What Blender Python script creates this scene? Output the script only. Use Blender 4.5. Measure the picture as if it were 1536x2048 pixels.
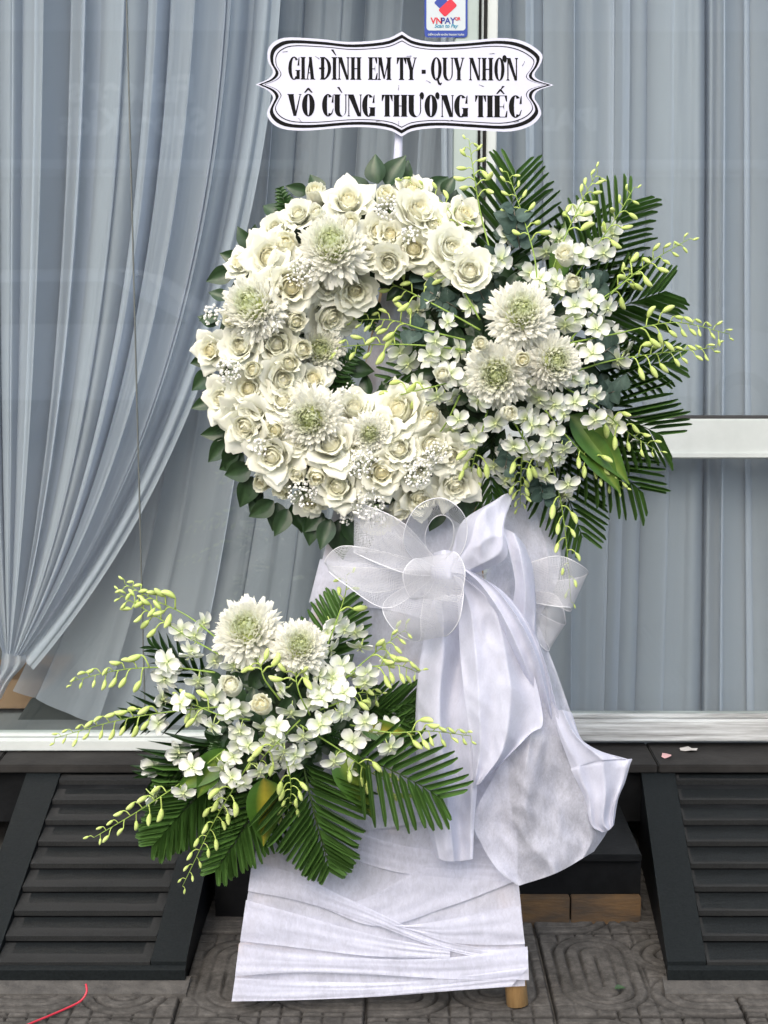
import bpy, math, random
import numpy as np
from mathutils import Vector, Matrix, noise
random.seed(7); rng = np.random.default_rng(7)
R = math.radians; PI = math.pi
sc = bpy.context.scene
for o in list(bpy.data.objects): bpy.data.objects.remove(o)
COL = sc.collection

# ------------------------------------------------------------------ camera
F = 3000.0; PITCH = R(9.0); CAM = Vector((0, -3.0, 1.54))
cd = bpy.data.cameras.new('camera'); cam = bpy.data.objects.new('camera', cd); COL.objects.link(cam)
cam.location = CAM; cam.rotation_euler = (PI/2 - PITCH, 0, 0)
cd.sensor_fit = 'VERTICAL'; cd.sensor_height = 36; cd.lens = F/2048*36; cd.clip_end = 500; cd.clip_start = .05
sc.camera = cam
sc.render.resolution_x = 768; sc.render.resolution_y = 1024
# ------------------------------------------------------------------ light
SUN_EL = R(44); SUN_AZ = R(197)            # azimuth of the sun, measured from +Y clockwise
w = bpy.data.worlds.new('World'); sc.world = w; w.use_nodes = True
nt = w.node_tree; sky = nt.nodes.new('ShaderNodeTexSky'); sky.sky_type = 'NISHITA'; sky.sun_disc = False
sky.sun_elevation = SUN_EL; sky.sun_rotation = SUN_AZ; sky.air_density = 1.0; sky.dust_density = 4.0; sky.ozone_density = 1.0
bg = nt.nodes['Background']; bg.inputs[1].default_value = 0.15
nt.links.new(sky.outputs[0], bg.inputs[0])
sl = bpy.data.lights.new('sun', 'SUN'); so = bpy.data.objects.new('sun', sl); COL.objects.link(so)
sl.energy = 1.5; sl.angle = R(110); sl.color = (1, .985, .955)
sdir = Vector((math.sin(SUN_AZ)*math.cos(SUN_EL), math.cos(SUN_AZ)*math.cos(SUN_EL), math.sin(SUN_EL)))
so.rotation_euler = (-sdir).to_track_quat('-Z', 'Y').to_euler(); so.location = (0, -4, 8)
vs = sc.view_settings; vs.view_transform = 'Standard'; vs.look = 'None'; vs.gamma = 1; vs.exposure = 1.02
vs.use_curve_mapping = False
try:
    sc.cycles.transparent_max_bounces = 14; sc.cycles.max_bounces = 6; sc.cycles.diffuse_bounces = 6; sc.cycles.glossy_bounces = 2; sc.cycles.transmission_bounces = 2
except Exception: pass

# ------------------------------------------------------------------ projection helpers (photo pixel -> point in the place)
def ray(px, py):
    dx = (px-768)/F; dy = (1024-py)/F; c = math.cos(PITCH); s = math.sin(PITCH)
    return Vector((dx, c+dy*s, -s+dy*c))
def at(px, py, Y): r = ray(px, py); return CAM + r*((Y-CAM.y)/r.y)
def atz(px, py, Z): r = ray(px, py); return CAM + r*((Z-CAM.z)/r.z)
TILT = .10
NS = Vector((0, -1, TILT)).normalized()          # faces the viewer, the easel leans back
UPS = Vector((0, TILT, 1)).normalized()
def sp(px, py, off=0.0):
    r = ray(px, py); t = (off - CAM.dot(NS))/r.dot(NS); return CAM + r*t
MM = .001
# ------------------------------------------------------------------ mesh / object helpers
W = {}
def mesh(name, verts, faces, mat=None, cols=None, smooth=True, uv=None):
    me = bpy.data.meshes.new(name)
    me.from_pydata([tuple(v) for v in verts], [], [tuple(f) for f in faces])
    if smooth: me.polygons.foreach_set('use_smooth', [True]*len(me.polygons))
    if cols is not None:
        a = me.color_attributes.new('Col', 'FLOAT_COLOR', 'POINT')
        c = np.ones((len(verts), 4), np.float32); c[:, :3] = np.asarray(cols, np.float32)[:, :3]
        a.data.foreach_set('color', c.ravel())
    if uv is not None:
        l = me.uv_layers.new(name='UVMap'); idx = np.empty(len(me.loops), np.int32); me.loops.foreach_get('vertex_index', idx)
        l.data.foreach_set('uv', np.asarray(uv, np.float32)[idx].ravel())
    if mat: me.materials.append(mat)
    me.update(); return me
def obj(name, me, parent=None, M=None, label=None, cat=None, group=None, kind=None):
    o = bpy.data.objects.new(name, me); COL.objects.link(o)
    M = M if M is not None else Matrix(); W[o] = M
    if parent is not None:
        o.parent = parent; o.matrix_basis = W[parent].inverted() @ M
    else: o.matrix_basis = M
    if label: o['label'] = label
    if cat: o['category'] = cat
    if group: o['group'] = group
    if kind: o['kind'] = kind
    return o
def thing(name, loc, label, cat, group=None):
    return obj(name, None, None, Matrix.Translation(loc), label, cat, group)
def box(x0, x1, y0, y1, z0, z1):
    v = [(x, y, z) for z in (z0, z1) for y in (y0, y1) for x in (x0, x1)]
    f = [(0,2,3,1),(4,5,7,6),(0,1,5,4),(2,6,7,3),(0,4,6,2),(1,3,7,5)]
    return v, f
def bevbox(name, b, mat, bev=.003):
    import bmesh
    v, f = box(*b); me = mesh(name, v, f, mat, smooth=False); bm = bmesh.new(); bm.from_mesh(me)
    bmesh.ops.bevel(bm, geom=bm.edges[:], offset=bev, segments=2, affect='EDGES'); bm.to_mesh(me); bm.free(); return me
def prism(pts2, y0, y1, flat=True):
    n = len(pts2); v = [(x, y0, z) for x, z in pts2] + [(x, y1, z) for x, z in pts2]
    f = [tuple(range(n)), tuple(range(2*n-1, n-1, -1))] + [(i, i+n, (i+1) % n+n, (i+1) % n) for i in range(n)]
    return v, f
class MB:
    def __init__(s): s.v = []; s.f = []; s.c = []
    def add(s, v, f, c=None):
        o = len(s.v); s.v += [tuple(p) for p in v]; s.f += [tuple(i+o for i in q) for q in f]
        if c is not None: s.c += [tuple(q) for q in c]
    def me(s, name, mat, smooth=True): return mesh(name, s.v, s.f, mat, s.c if len(s.c) == len(s.v) and s.c else None, smooth)
def catmull(pts, n):
    P = [np.asarray(p, float) for p in pts]; P = [2*P[0]-P[1]] + P + [2*P[-1]-P[-2]]; out = []
    m = len(P)-3
    for k in range(n+1):
        t = k/n*m; i = min(int(t), m-1); t -= i; a, b, c, d = P[i:i+4]
        out.append(.5*((2*b) + (c-a)*t + (2*a-5*b+4*c-d)*t*t + (3*b-a-3*c+d)*t**3))
    return np.array(out)
def tube(pts, rad, n=7, cap=True):
    pts = [Vector(p) for p in pts]; m = len(pts)
    if not hasattr(rad, '__len__'): rad = [rad]*m
    v = []; f = []; ref = None
    for i, p in enumerate(pts):
        d = (pts[min(i+1, m-1)] - pts[max(i-1, 0)]).normalized()
        if ref is None: ref = Vector((0, 0, 1)) if abs(d.z) < .9 else Vector((1, 0, 0))
        a = (ref - d*ref.dot(d)).normalized(); ref = a; b = d.cross(a)
        for k in range(n):
            q = 2*PI*k/n; v.append(p + (a*math.cos(q) + b*math.sin(q))*rad[i])
        if i:
            for k in range(n):
                f.append(((i-1)*n+k, (i-1)*n+(k+1) % n, i*n+(k+1) % n, i*n+k))
    if cap: f.append(tuple(range(n-1, -1, -1))); f.append(tuple(range((m-1)*n, m*n)))
    return v, f
def frame(pos, d, spin=0, s=1.0, up=None):
    d = Vector(d).normalized(); u = Vector(up) if up is not None else Vector((0, 0, 1))
    if abs(u.dot(d)) > .98: u = Vector((1, 0, 0.1))
    x = u.cross(d).normalized(); y = d.cross(x)
    Mr = Matrix((x, y, d)).transposed().to_4x4() @ Matrix.Rotation(spin, 4, 'Z')
    sc_ = Matrix.Diagonal((s, s, s, 1)) if not hasattr(s, '__len__') else Matrix.Diagonal((*s, 1))
    return Matrix.Translation(pos) @ Mr @ sc_

# ------------------------------------------------------------------ materials
def newmat(name):
    m = bpy.data.materials.new(name); m.use_nodes = True; n = m.node_tree
    return m, n, n.nodes['Principled BSDF'], n.nodes['Material Output']
def N(n, t, **k):
    x = n.nodes.new(t)
    for a, b in k.items():
        if a.startswith('_'): setattr(x, a[1:], b)
        else: x.inputs[a].default_value = b
    return x
def ramp(n, src, stops):
    r = n.nodes.new('ShaderNodeValToRGB'); e = r.color_ramp.elements
    while len(e) < len(stops): e.new(.5)
    for i, (p, c) in enumerate(stops): e[i].position = p; e[i].color = (*c, 1) if len(c) == 3 else c
    n.links.new(src, r.inputs[0]); return r
def mixc(n, a, b, fac, mode='MIX'):
    x = n.nodes.new('ShaderNodeMix'); x.data_type = 'RGBA'; x.blend_type = mode
    for s, v in ((0, fac), (6, a), (7, b)):
        if hasattr(v, 'is_output'): n.links.new(v, x.inputs[s])
        else: x.inputs[s].default_value = v if s == 0 else (*v, 1)
    return x.outputs[2]
def noisy(name, c1, c2, scale=20, rough=.6, bump=0., bscale=80, detail=6, spec=.5, metal=0, stretch=None, coord='Object'):
    m, n, p, out = newmat(name)
    tc = N(n, 'ShaderNodeTexCoord'); src = tc.outputs[coord]
    if stretch:
        mp = N(n, 'ShaderNodeMapping'); mp.inputs['Scale'].default_value = stretch; n.links.new(src, mp.inputs[0]); src = mp.outputs[0]
    t = N(n, 'ShaderNodeTexNoise', Scale=scale, Detail=detail, Roughness=.65); n.links.new(src, t.inputs[0])
    r = ramp(n, t.outputs[0], [(.3, c1), (.7, c2)]); n.links.new(r.outputs[0], p.inputs['Base Color'])
    p.inputs['Roughness'].default_value = rough; p.inputs['Specular IOR Level'].default_value = spec; p.inputs['Metallic'].default_value = metal
    if bump:
        t2 = N(n, 'ShaderNodeTexNoise', Scale=bscale, Detail=5); n.links.new(src, t2.inputs[0])
        b = N(n, 'ShaderNodeBump', Strength=bump, Distance=.004); n.links.new(t2.outputs[0], b.inputs['Height']); n.links.new(b.outputs[0], p.inputs['Normal'])
    return m
def petalmat(name, trans=.25, rough=.55, tint=(1, 1, 1), vein=.06, spec=.25, vscale=300):
    m, n, p, out = newmat(name)
    a = N(n, 'ShaderNodeVertexColor', _layer_name='Col')
    tc = N(n, 'ShaderNodeTexCoord'); t = N(n, 'ShaderNodeTexNoise', Scale=6, Detail=4); n.links.new(tc.outputs['Object'], t.inputs[0])
    r = ramp(n, t.outputs[0], [(.3, tuple(x*(1-vein*2.2) for x in tint)), (.7, tint)])
    c = mixc(n, a.outputs[0], r.outputs[0], 1.0, 'MULTIPLY'); n.links.new(c, p.inputs['Base Color'])
    p.inputs['Roughness'].default_value = rough; p.inputs['Specular IOR Level'].default_value = spec
    tr = N(n, 'ShaderNodeBsdfTranslucent'); n.links.new(c, tr.inputs[0])
    mx = N(n, 'ShaderNodeMixShader', Fac=trans); n.links.new(p.outputs[0], mx.inputs[1]); n.links.new(tr.outputs[0], mx.inputs[2]); n.links.new(mx.outputs[0], out.inputs[0])
    return m
M_petal = petalmat('rose_petal', .40, .5, vein=.02)
M_mum = petalmat('chrysanthemum_petal', .48, .6, vein=.02)
M_orchid = petalmat('orchid_petal', .25, .45, vein=.02)
M_bud = petalmat('orchid_bud', .1, .4)
M_leaf = petalmat('leaf', .12, .38, vein=.15, spec=.5)
M_euc = petalmat('eucalyptus_leaf', .08, .6, vein=.12)
M_gyp = petalmat('babys_breath', .15, .7)
M_tileA = noisy('concrete_tile', (.042,.040,.036), (.105,.099,.090), 9, .8, .25, 160, spec=.2)
def add_dirt_shade(m):                                  # dirt in grooves and joints, doubling as painted depth shading, in the vertex colour
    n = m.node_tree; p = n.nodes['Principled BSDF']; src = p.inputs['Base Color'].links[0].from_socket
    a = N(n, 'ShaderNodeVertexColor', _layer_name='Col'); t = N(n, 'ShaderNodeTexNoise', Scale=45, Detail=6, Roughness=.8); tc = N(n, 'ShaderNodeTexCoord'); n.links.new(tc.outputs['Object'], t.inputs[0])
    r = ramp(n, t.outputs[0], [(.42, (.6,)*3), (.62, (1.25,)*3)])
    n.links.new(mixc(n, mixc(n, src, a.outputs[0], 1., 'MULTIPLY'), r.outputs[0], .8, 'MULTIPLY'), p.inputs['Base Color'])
add_dirt_shade(M_tileA)
M_mortar = noisy('mortar', (.038,.036,.033), (.092,.087,.078), 22, .9, .8, 90)
M_wood = noisy('bamboo_wood', (.34,.19,.07), (.55,.36,.16), 9, .55, .3, 60, stretch=(6, 6, .5))
M_white_al = noisy('white_aluminium', (.44,.48,.46), (.54,.58,.56), 6, .45, .05)
M_worn = noisy('worn_white_sill', (.20,.20,.19), (.66,.69,.68), 9, .55, .3, 40, stretch=(.5, 6, 10))
M_green_al = noisy('pale_green_frame', (.30,.36,.33), (.38,.44,.41), 5, .4)
M_dark = noisy('dark_gap', (.02,.02,.02), (.035,.035,.035), 20, .7)
M_step = noisy('dark_step_tile', (.003,.0035,.004), (.010,.011,.012), 9, .5, .2, 60, spec=.12)
M_ledge = noisy('ledge_slate', (.015,.0145,.014), (.032,.031,.029), 8, .65, .2, 60, spec=.14)
M_ochre = noisy('ochre_base_tile', (.030,.028,.025), (.15,.085,.032), 6, .6, .3, 50, stretch=(1, 1, 4))
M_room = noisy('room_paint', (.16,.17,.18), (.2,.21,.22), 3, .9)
M_wall = noisy('facade_render', (.45,.46,.46), (.55,.56,.56), 3, .9)
M_road = noisy('asphalt', (.04,.04,.04), (.07,.07,.068), 30, .9)
def plain(name, c, rough=.6, spec=.5, metal=0):
    m, n, p, o = newmat(name); p.inputs['Base Color'].default_value = (*c, 1); p.inputs['Roughness'].default_value = rough
    p.inputs['Specular IOR Level'].default_value = spec; p.inputs['Metallic'].default_value = metal; return m
M_black = plain('black_print', (.004,.004,.004), .7, .1)
M_board = noisy('white_foam_board', (.48,.49,.58), (.52,.53,.61), 3, .6, spec=.15)
M_blue = plain('sticker_blue', (.012,.04,.25), .4); M_red = plain('sticker_red', (.5,.012,.03), .4); M_stw = plain('sticker_white', (.45,.50,.51), .4)
M_navy = plain('sticker_navy', (.01,.03,.22), .4); M_teal = plain('sticker_teal', (.01,.2,.32), .4)
M_staple = plain('staple_steel', (.3,.3,.32), .3, metal=1)
M_cord = plain('red_plastic', (.42,.02,.04), .4)
def clothmat(name, base, lo=.0, hi=.35, scale=14, rough=.75, transl=.3):
    m, n, p, out = newmat(name); p.inputs['Base Color'].default_value = (*base, 1); p.inputs['Roughness'].default_value = rough; p.inputs['Specular IOR Level'].default_value = .2
    tc = N(n, 'ShaderNodeTexCoord'); mp = N(n, 'ShaderNodeMapping'); mp.inputs['Scale'].default_value = (1, 1, .55); n.links.new(tc.outputs['Object'], mp.inputs[0])
    t = N(n, 'ShaderNodeTexNoise', Scale=scale, Detail=5, Roughness=.72, Distortion=.6); n.links.new(mp.outputs[0], t.inputs[0])
    t2 = N(n, 'ShaderNodeTexNoise', Scale=scale*14, Detail=2, Roughness=.7, Distortion=1.0); n.links.new(mp.outputs[0], t2.inputs[0])
    ad = N(n, 'ShaderNodeMath', _operation='MULTIPLY_ADD'); ad.inputs[1].default_value = .45; n.links.new(t2.outputs[0], ad.inputs[0]); n.links.new(t.outputs[0], ad.inputs[2])
    mr = N(n, 'ShaderNodeMapRange'); mr.inputs[1].default_value = .5; mr.inputs[2].default_value = .92; mr.inputs[3].default_value = lo; mr.inputs[4].default_value = hi; n.links.new(ad.outputs[0], mr.inputs[0])
    b = N(n, 'ShaderNodeBump', Strength=.15, Distance=.002); n.links.new(t2.outputs[0], b.inputs['Height']); n.links.new(b.outputs[0], p.inputs['Normal'])
    tl = N(n, 'ShaderNodeBsdfTranslucent'); tl.inputs[0].default_value = (*base, 1)
    m1 = N(n, 'ShaderNodeMixShader', Fac=transl); n.links.new(p.outputs[0], m1.inputs[1]); n.links.new(tl.outputs[0], m1.inputs[2])
    tr = N(n, 'ShaderNodeBsdfTransparent'); m2 = N(n, 'ShaderNodeMixShader'); n.links.new(mr.outputs[0], m2.inputs[0]); n.links.new(m1.outputs[0], m2.inputs[1]); n.links.new(tr.outputs[0], m2.inputs[2])
    n.links.new(m2.outputs[0], out.inputs[0]); return m
M_fab = clothmat('nonwoven_fabric', (.66,.68,.78), .0, .16)
M_fabthin = clothmat('thin_nonwoven_fabric', (.64,.66,.75), .10, .45)
M_wrap = clothmat('wrapped_fabric', (.66,.68,.78), .0, .34, 8)
def sheermat(name, clear):
    m, n, p, out = newmat(name); n.nodes.remove(p); c = (.64,.67,.76, 1)
    d = N(n, 'ShaderNodeBsdfDiffuse'); d.inputs[0].default_value = c; tl = N(n, 'ShaderNodeBsdfTranslucent'); tl.inputs[0].default_value = c; tr = N(n, 'ShaderNodeBsdfTransparent')
    m1 = N(n, 'ShaderNodeMixShader', Fac=.25); n.links.new(d.outputs[0], m1.inputs[1]); n.links.new(tl.outputs[0], m1.inputs[2])
    m2 = N(n, 'ShaderNodeMixShader', Fac=clear); n.links.new(m1.outputs[0], m2.inputs[1]); n.links.new(tr.outputs[0], m2.inputs[2]); n.links.new(m2.outputs[0], out.inputs[0]); return m
M_curtain = sheermat('sheer_curtain', .28); M_curtain_thin = sheermat('thin_sheer_curtain', .48)
def meshmat():
    m, n, p, out = newmat('woven_mesh_ribbon'); p.inputs['Base Color'].default_value = (.62,.63,.66,1); p.inputs['Roughness'].default_value = .6
    uv = N(n, 'ShaderNodeUVMap'); sep = N(n, 'ShaderNodeSeparateXYZ')
    nz = N(n, 'ShaderNodeTexNoise', Scale=25, Detail=3); n.links.new(uv.outputs[0], nz.inputs[0])
    mxv = N(n, 'ShaderNodeMix', _data_type='VECTOR'); mxv.inputs[0].default_value = .012; n.links.new(uv.outputs[0], mxv.inputs[4]); n.links.new(nz.outputs[1], mxv.inputs[5])
    n.links.new(mxv.outputs[1], sep.inputs[0]); fs = []
    for ch in (0, 1):
        mu = N(n, 'ShaderNodeMath', _operation='MULTIPLY'); mu.inputs[1].default_value = 330.; n.links.new(sep.outputs[ch], mu.inputs[0])
        fr = N(n, 'ShaderNodeMath', _operation='FRACT'); n.links.new(mu.outputs[0], fr.inputs[0])
        lt = N(n, 'ShaderNodeMath', _operation='LESS_THAN'); lt.inputs[1].default_value = .26; n.links.new(fr.outputs[0], lt.inputs[0]); fs.append(lt)
    mxm = N(n, 'ShaderNodeMath', _operation='MAXIMUM'); n.links.new(fs[0].outputs[0], mxm.inputs[0]); n.links.new(fs[1].outputs[0], mxm.inputs[1])
    tl = N(n, 'ShaderNodeBsdfTranslucent'); tl.inputs[0].default_value = (.62,.63,.66,1)
    m1 = N(n, 'ShaderNodeMixShader', Fac=.35); n.links.new(p.outputs[0], m1.inputs[1]); n.links.new(tl.outputs[0], m1.inputs[2])
    tr = N(n, 'ShaderNodeBsdfTransparent'); mx = N(n, 'ShaderNodeMixShader'); n.links.new(mxm.outputs[0], mx.inputs[0]); n.links.new(tr.outputs[0], mx.inputs[1]); n.links.new(m1.outputs[0], mx.inputs[2])
    n.links.new(mx.outputs[0], out.inputs[0]); return m
M_mesh = meshmat(); M_edge = plain('ribbon_cord', (.70,.71,.74), .5)
def glassmat():
    m, n, p, out = newmat('window_glass'); n.nodes.remove(p)
    g = N(n, 'ShaderNodeBsdfGlossy', Roughness=.02); tr = N(n, 'ShaderNodeBsdfTransparent'); tr.inputs[0].default_value = (.93,.96,.95,1)
    lw = N(n, 'ShaderNodeLayerWeight', Blend=.5); pw = N(n, 'ShaderNodeMath', _operation='POWER'); pw.inputs[1].default_value = 5.; n.links.new(lw.outputs['Facing'], pw.inputs[0])
    fr = N(n, 'ShaderNodeMath', _operation='MULTIPLY_ADD'); fr.inputs[1].default_value = .9; fr.inputs[2].default_value = .06; n.links.new(pw.outputs[0], fr.inputs[0])      # Schlick reflectance of plain glass
    mx = N(n, 'ShaderNodeMixShader'); n.links.new(fr.outputs[0], mx.inputs[0]); n.links.new(tr.outputs[0], mx.inputs[1]); n.links.new(g.outputs[0], mx.inputs[2])
    n.links.new(mx.outputs[0], out.inputs[0]); return m
M_glass = glassmat()
def granite(name, dust_v):
    m, n, p, out = newmat(name); tc = N(n, 'ShaderNodeTexCoord')
    t = N(n, 'ShaderNodeTexNoise', Scale=260, Detail=3); n.links.new(tc.outputs['Object'], t.inputs[0])
    base = ramp(n, t.outputs[0], [(.35, (.004,.005,.0055)), (.72, (.014,.017,.018))])
    uv = N(n, 'ShaderNodeUVMap'); sep = N(n, 'ShaderNodeSeparateXYZ'); n.links.new(uv.outputs[0], sep.inputs[0])
    d = N(n, 'ShaderNodeTexNoise', Scale=7, Detail=7, Roughness=.7); n.links.new(tc.outputs['Object'], d.inputs[0])
    # distance to the nearest edge of the slat (uv in units of the slat), dust gathers along the rim
    def m2(op, a, b):
        x = N(n, 'ShaderNodeMath', _operation=op)
        for i, v in enumerate((a, b)):
            if hasattr(v, 'is_output'): n.links.new(v, x.inputs[i])
            else: x.inputs[i].default_value = v
        return x.outputs[0]
    u = sep.outputs[0]; v = sep.outputs[1]
    eu = m2('MULTIPLY', m2('MINIMUM', u, m2('SUBTRACT', 1., u)), 6.5)
    ev = v
    e = m2('MINIMUM', eu, ev)
    e = m2('ADD', e, m2('MULTIPLY', m2('SUBTRACT', d.outputs[0], .5), .30))
    r = ramp(n, e, [(dust_v*.45, (.55,)*3), (dust_v, (1, 1, 1)), (dust_v+.045, (.03,)*3)])
    dn = ramp(n, d.outputs[0], [(.25, (.3,)*3), (.75, (.75,)*3)])
    f = m2('MULTIPLY', r.outputs[0], dn.outputs[0])
    c = mixc(n, base.outputs[0], (.046,.0455,.044), f); n.links.new(c, p.inputs['Base Color'])
    rr = N(n, 'ShaderNodeMapRange'); rr.inputs[3].default_value = .38; rr.inputs[4].default_value = .8; n.links.new(f, rr.inputs[0]); n.links.new(rr.outputs[0], p.inputs['Roughness'])
    p.inputs['Specular IOR Level'].default_value = .12
    b = N(n, 'ShaderNodeBump', Strength=.25, Distance=.002); n.links.new(d.outputs[0], b.inputs['Height']); n.links.new(b.outputs[0], p.inputs['Normal'])
    return m
M_granL = granite('dusty_granite', .40); M_granR = granite('clean_granite', .10)
M_granF = noisy('granite_border', (.004,.0055,.006), (.011,.014,.015), 180, .5, .15, 60, spec=.14)

# ================================================================== THE SETTING
gx = 60
obj('road', mesh('road', *box(-gx, gx, -60, -2.6, -.5, -.14), M_road, smooth=False), kind='structure')
obj('ground', mesh('ground', *box(-gx, gx, -120, 120, -1.2, -.52), M_road, smooth=False), kind='structure')
pave = obj('pavement', mesh('pavement', *box(-8, 8, -2.58, 3.0, -.5, -.016), M_mortar, smooth=False), kind='structure')
# relief paving tiles
T = .4
def tile_mesh(name, flip):
    n = 150; xs = np.linspace(0, 1, n+1); X, Y = np.meshgrid(xs, xs)
    def cap(ax, ay, bx, by):
        pax, pay, bax, bay = X-ax, Y-ay, bx-ax, by-ay; h = np.clip((pax*bax+pay*bay)/(bax**2+bay**2), 0, 1)
        return np.hypot(pax-bax*h, pay-bay*h)
    def groove(d, w=.014): return np.clip(1-np.abs(d)/w, 0, 1)
    c1 = cap(.30, .30, .30, .74); c2 = cap(.74, .72, .92, .72); c3 = cap(.78, .24, .95, .24)
    d = np.minimum(np.minimum(c1, c2), c3)
    g = np.zeros_like(X)
    for k in (.085, .165, .235): g = np.maximum(g, groove(d-k))
    grid = np.maximum(groove((X*9+.5) % 1/9-.5/9, .010), groove((Y*9+.5) % 1/9-.5/9, .010))
    g = np.maximum(g, np.where(d > .24, grid, 0))
    bar = np.maximum(groove(X-.30, .012)*(np.abs(Y-.52) < .2), groove(Y-.72, .012)*(np.abs(X-.85) < .08)); g = np.maximum(g, bar)
    e = np.minimum(np.minimum(X, 1-X), np.minimum(Y, 1-Y)); edge = np.clip(1-e/.016, 0, 1)
    nz = np.array([[noise.noise(Vector((x*5, y*5, flip*3.1)))*.0007 + noise.noise(Vector((x*30, y*30, flip)))*.0003 for x in xs] for y in xs])
    wear = np.array([[noise.noise(Vector((x*4, y*4, 9+flip))) for x in xs] for y in xs])
    Z = nz - g*.0085*np.clip(.75+wear, .25, 1.2) - edge**2*.007
    if flip & 1: X = 1-X
    if flip & 2: Y = 1-Y
    s = T-.003
    v = np.stack([(X-.5)*s, (Y-.5)*s, Z], -1).reshape(-1, 3); f = []
    for j in range(n):
        for i in range(n):
            a = j*(n+1)+i; q = (a, a+1, a+n+2, a+n+1)
            f.append(q if flip in (0, 3) else q[::-1])
    dirt_shade = np.clip(1-.62*g*np.clip(.9+wear, .3, 1)-.5*edge, .25, 1).reshape(-1, 1)*np.ones((1, 3))  # darkens grooves and edges, painting in the depth shading
    return mesh(name, v, f, M_tileA, dirt_shade)
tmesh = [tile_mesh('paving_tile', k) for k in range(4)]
J = atz(1092, 1950, 0); tx0 = J.x; ty0 = atz(1200, 2031, 0).y
for i in range(-6, 5):
    for j in range(-4, 2):
        cx = tx0 + (i+.5)*T; cy = ty0 + (j+.5)*T
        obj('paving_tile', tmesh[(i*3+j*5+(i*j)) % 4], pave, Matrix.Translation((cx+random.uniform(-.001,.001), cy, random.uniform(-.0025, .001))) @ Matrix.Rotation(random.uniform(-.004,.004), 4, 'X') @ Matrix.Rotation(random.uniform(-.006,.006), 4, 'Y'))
# steps between the ramps and ledge
XL, XR = at(458, 1520, .845).x+.004, min(at(1333, 1948, .115).x, at(1279, 1530, .845).x)-.004
YB = .43; YS2 = .80
st = obj('entrance_step', mesh('entrance_step', *box(XL, XR, YB+.012, 1.4, -.3, .145), M_step, smooth=False), kind='structure')
for k in range(3):                                # tread slabs, overhanging their riser
    sw_ = (XR-XL)/3; x0 = XL+k*sw_
    obj('tread_slab', bevbox('tread_slab', (x0+.0015, x0+sw_-.0015, YB-.006, YS2+.02, .147, .165), M_step), st)
for k in range(2, 6):                             # ochre base tiles
    sb_ = (XR-XL)/6; x0 = XL+k*sb_
    obj('base_tile', bevbox('base_tile', (x0+.002, x0+sb_-.002, YB-.014, YB+.010, -.03, .060), M_ochre, .002), st)
lg = obj('ledge', mesh('ledge', *box(-3, 3, YS2+.02, 3.2, .10, .243), M_step, smooth=False), kind='structure')
for k in range(9):
    x0 = -2.2+k*.58+.02
    obj('ledge_slab', bevbox('ledge_slab', (x0+.0015, x0+.5785, YS2-.015, .98, .246, .268), M_ledge), lg)
# ------------------------------------------------------------------ granite ramps
RY0, RZ0, RY1, RZ1 = .115, .038, .845, .255
def rz(y): return RZ0 + (y-RY0)/(RY1-RY0)*(RZ1-RZ0)
def ramp_x(b, t): xb = at(b[0], b[1], RY0).x; xt = at(t[0], t[1], RY1).x; return xb, xt
def granite_ramp(label, ol, il, ir, orr, mat, n=9):
    r = thing('granite_ramp', ((ol[0]+orr[0])/2, RY0, 0), label, 'ramp', 'granite ramps at the entrance')
    def X(e, y): return e[0] + (e[1]-e[0])*(y-RY0)/(RY1-RY0)
    def slab(e0, e1, y0, y1, za0, za1, thick, inset=0.0):
        p = [(X(e0, y0)+inset, y0, za0), (X(e1, y0)-inset, y0, za0), (X(e1, y1)-inset, y1, za1), (X(e0, y1)+inset, y1, za1)]
        v = p + [(x, y, z-thick) for x, y, z in p]
        f = [(0,1,2,3), (7,6,5,4), (0,4,5,1), (1,5,6,2), (2,6,7,3), (3,7,4,0)]
        return v, f, [(0,0),(1,0),(1,1),(0,1)]*2
    # body
    v, f, u = slab(ol, orr, RY0+.012, RY1-.002, RZ0-.012, RZ1-.006, .02, .004)
    v = v[:4] + [(x, y, -.012) for x, y, z in v[:4]]
    obj('ramp_body', mesh('ramp_body', v, f, M_step, smooth=False), r)
    for e0, e1 in ((ol, il), (ir, orr)):
        v, f, u = slab(e0, e1, RY0-.004, RY1, RZ0+.006, RZ1+.006, .018)
        obj('border_slab', mesh('border_slab', v, f, M_granF, smooth=False), r)
    ys = np.linspace(RY0, RY1, n+1)
    for k in range(n):
        y0, y1 = ys[k], ys[k+1]
        v, f, u = slab(il, ir, y0-.004, y1-.005, rz(y0)+.004, rz(y1)-.0115, .012, .002)
        obj('slat', mesh('slat', v, f, mat, smooth=False, uv=u), r)
    v, f, u = slab(ol, orr, RY0-.022, RY0-.006, RZ0-.006, RZ0-.002, .03)
    obj('front_lip', mesh('front_lip', v, f, M_granF, smooth=False), r)
    v, f, u = slab(ol, orr, RY0-.075, RY0-.004, .004, .010, .02, -.01)
    obj('mortar_bed', mesh('mortar_bed', v, f, M_mortar, smooth=False), r)
    return r
granite_ramp('dusty black granite ramp with louvred slats on the left of the steps', ramp_x((-75, 1930), (62, 1520)), ramp_x((-8, 1925), (130, 1520)), ramp_x((302, 1925), (405, 1520)), ramp_x((373, 1930), (458, 1520)), M_granL)
granite_ramp('clean dark granite ramp with louvred slats on the right of the steps', ramp_x((1333, 1948), (1279, 1530)), ramp_x((1411, 1945), (1345, 1530)), ramp_x((1741, 1945), (1640, 1530)), ramp_x((1819, 1948), (1705, 1530)), M_granR)
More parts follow.
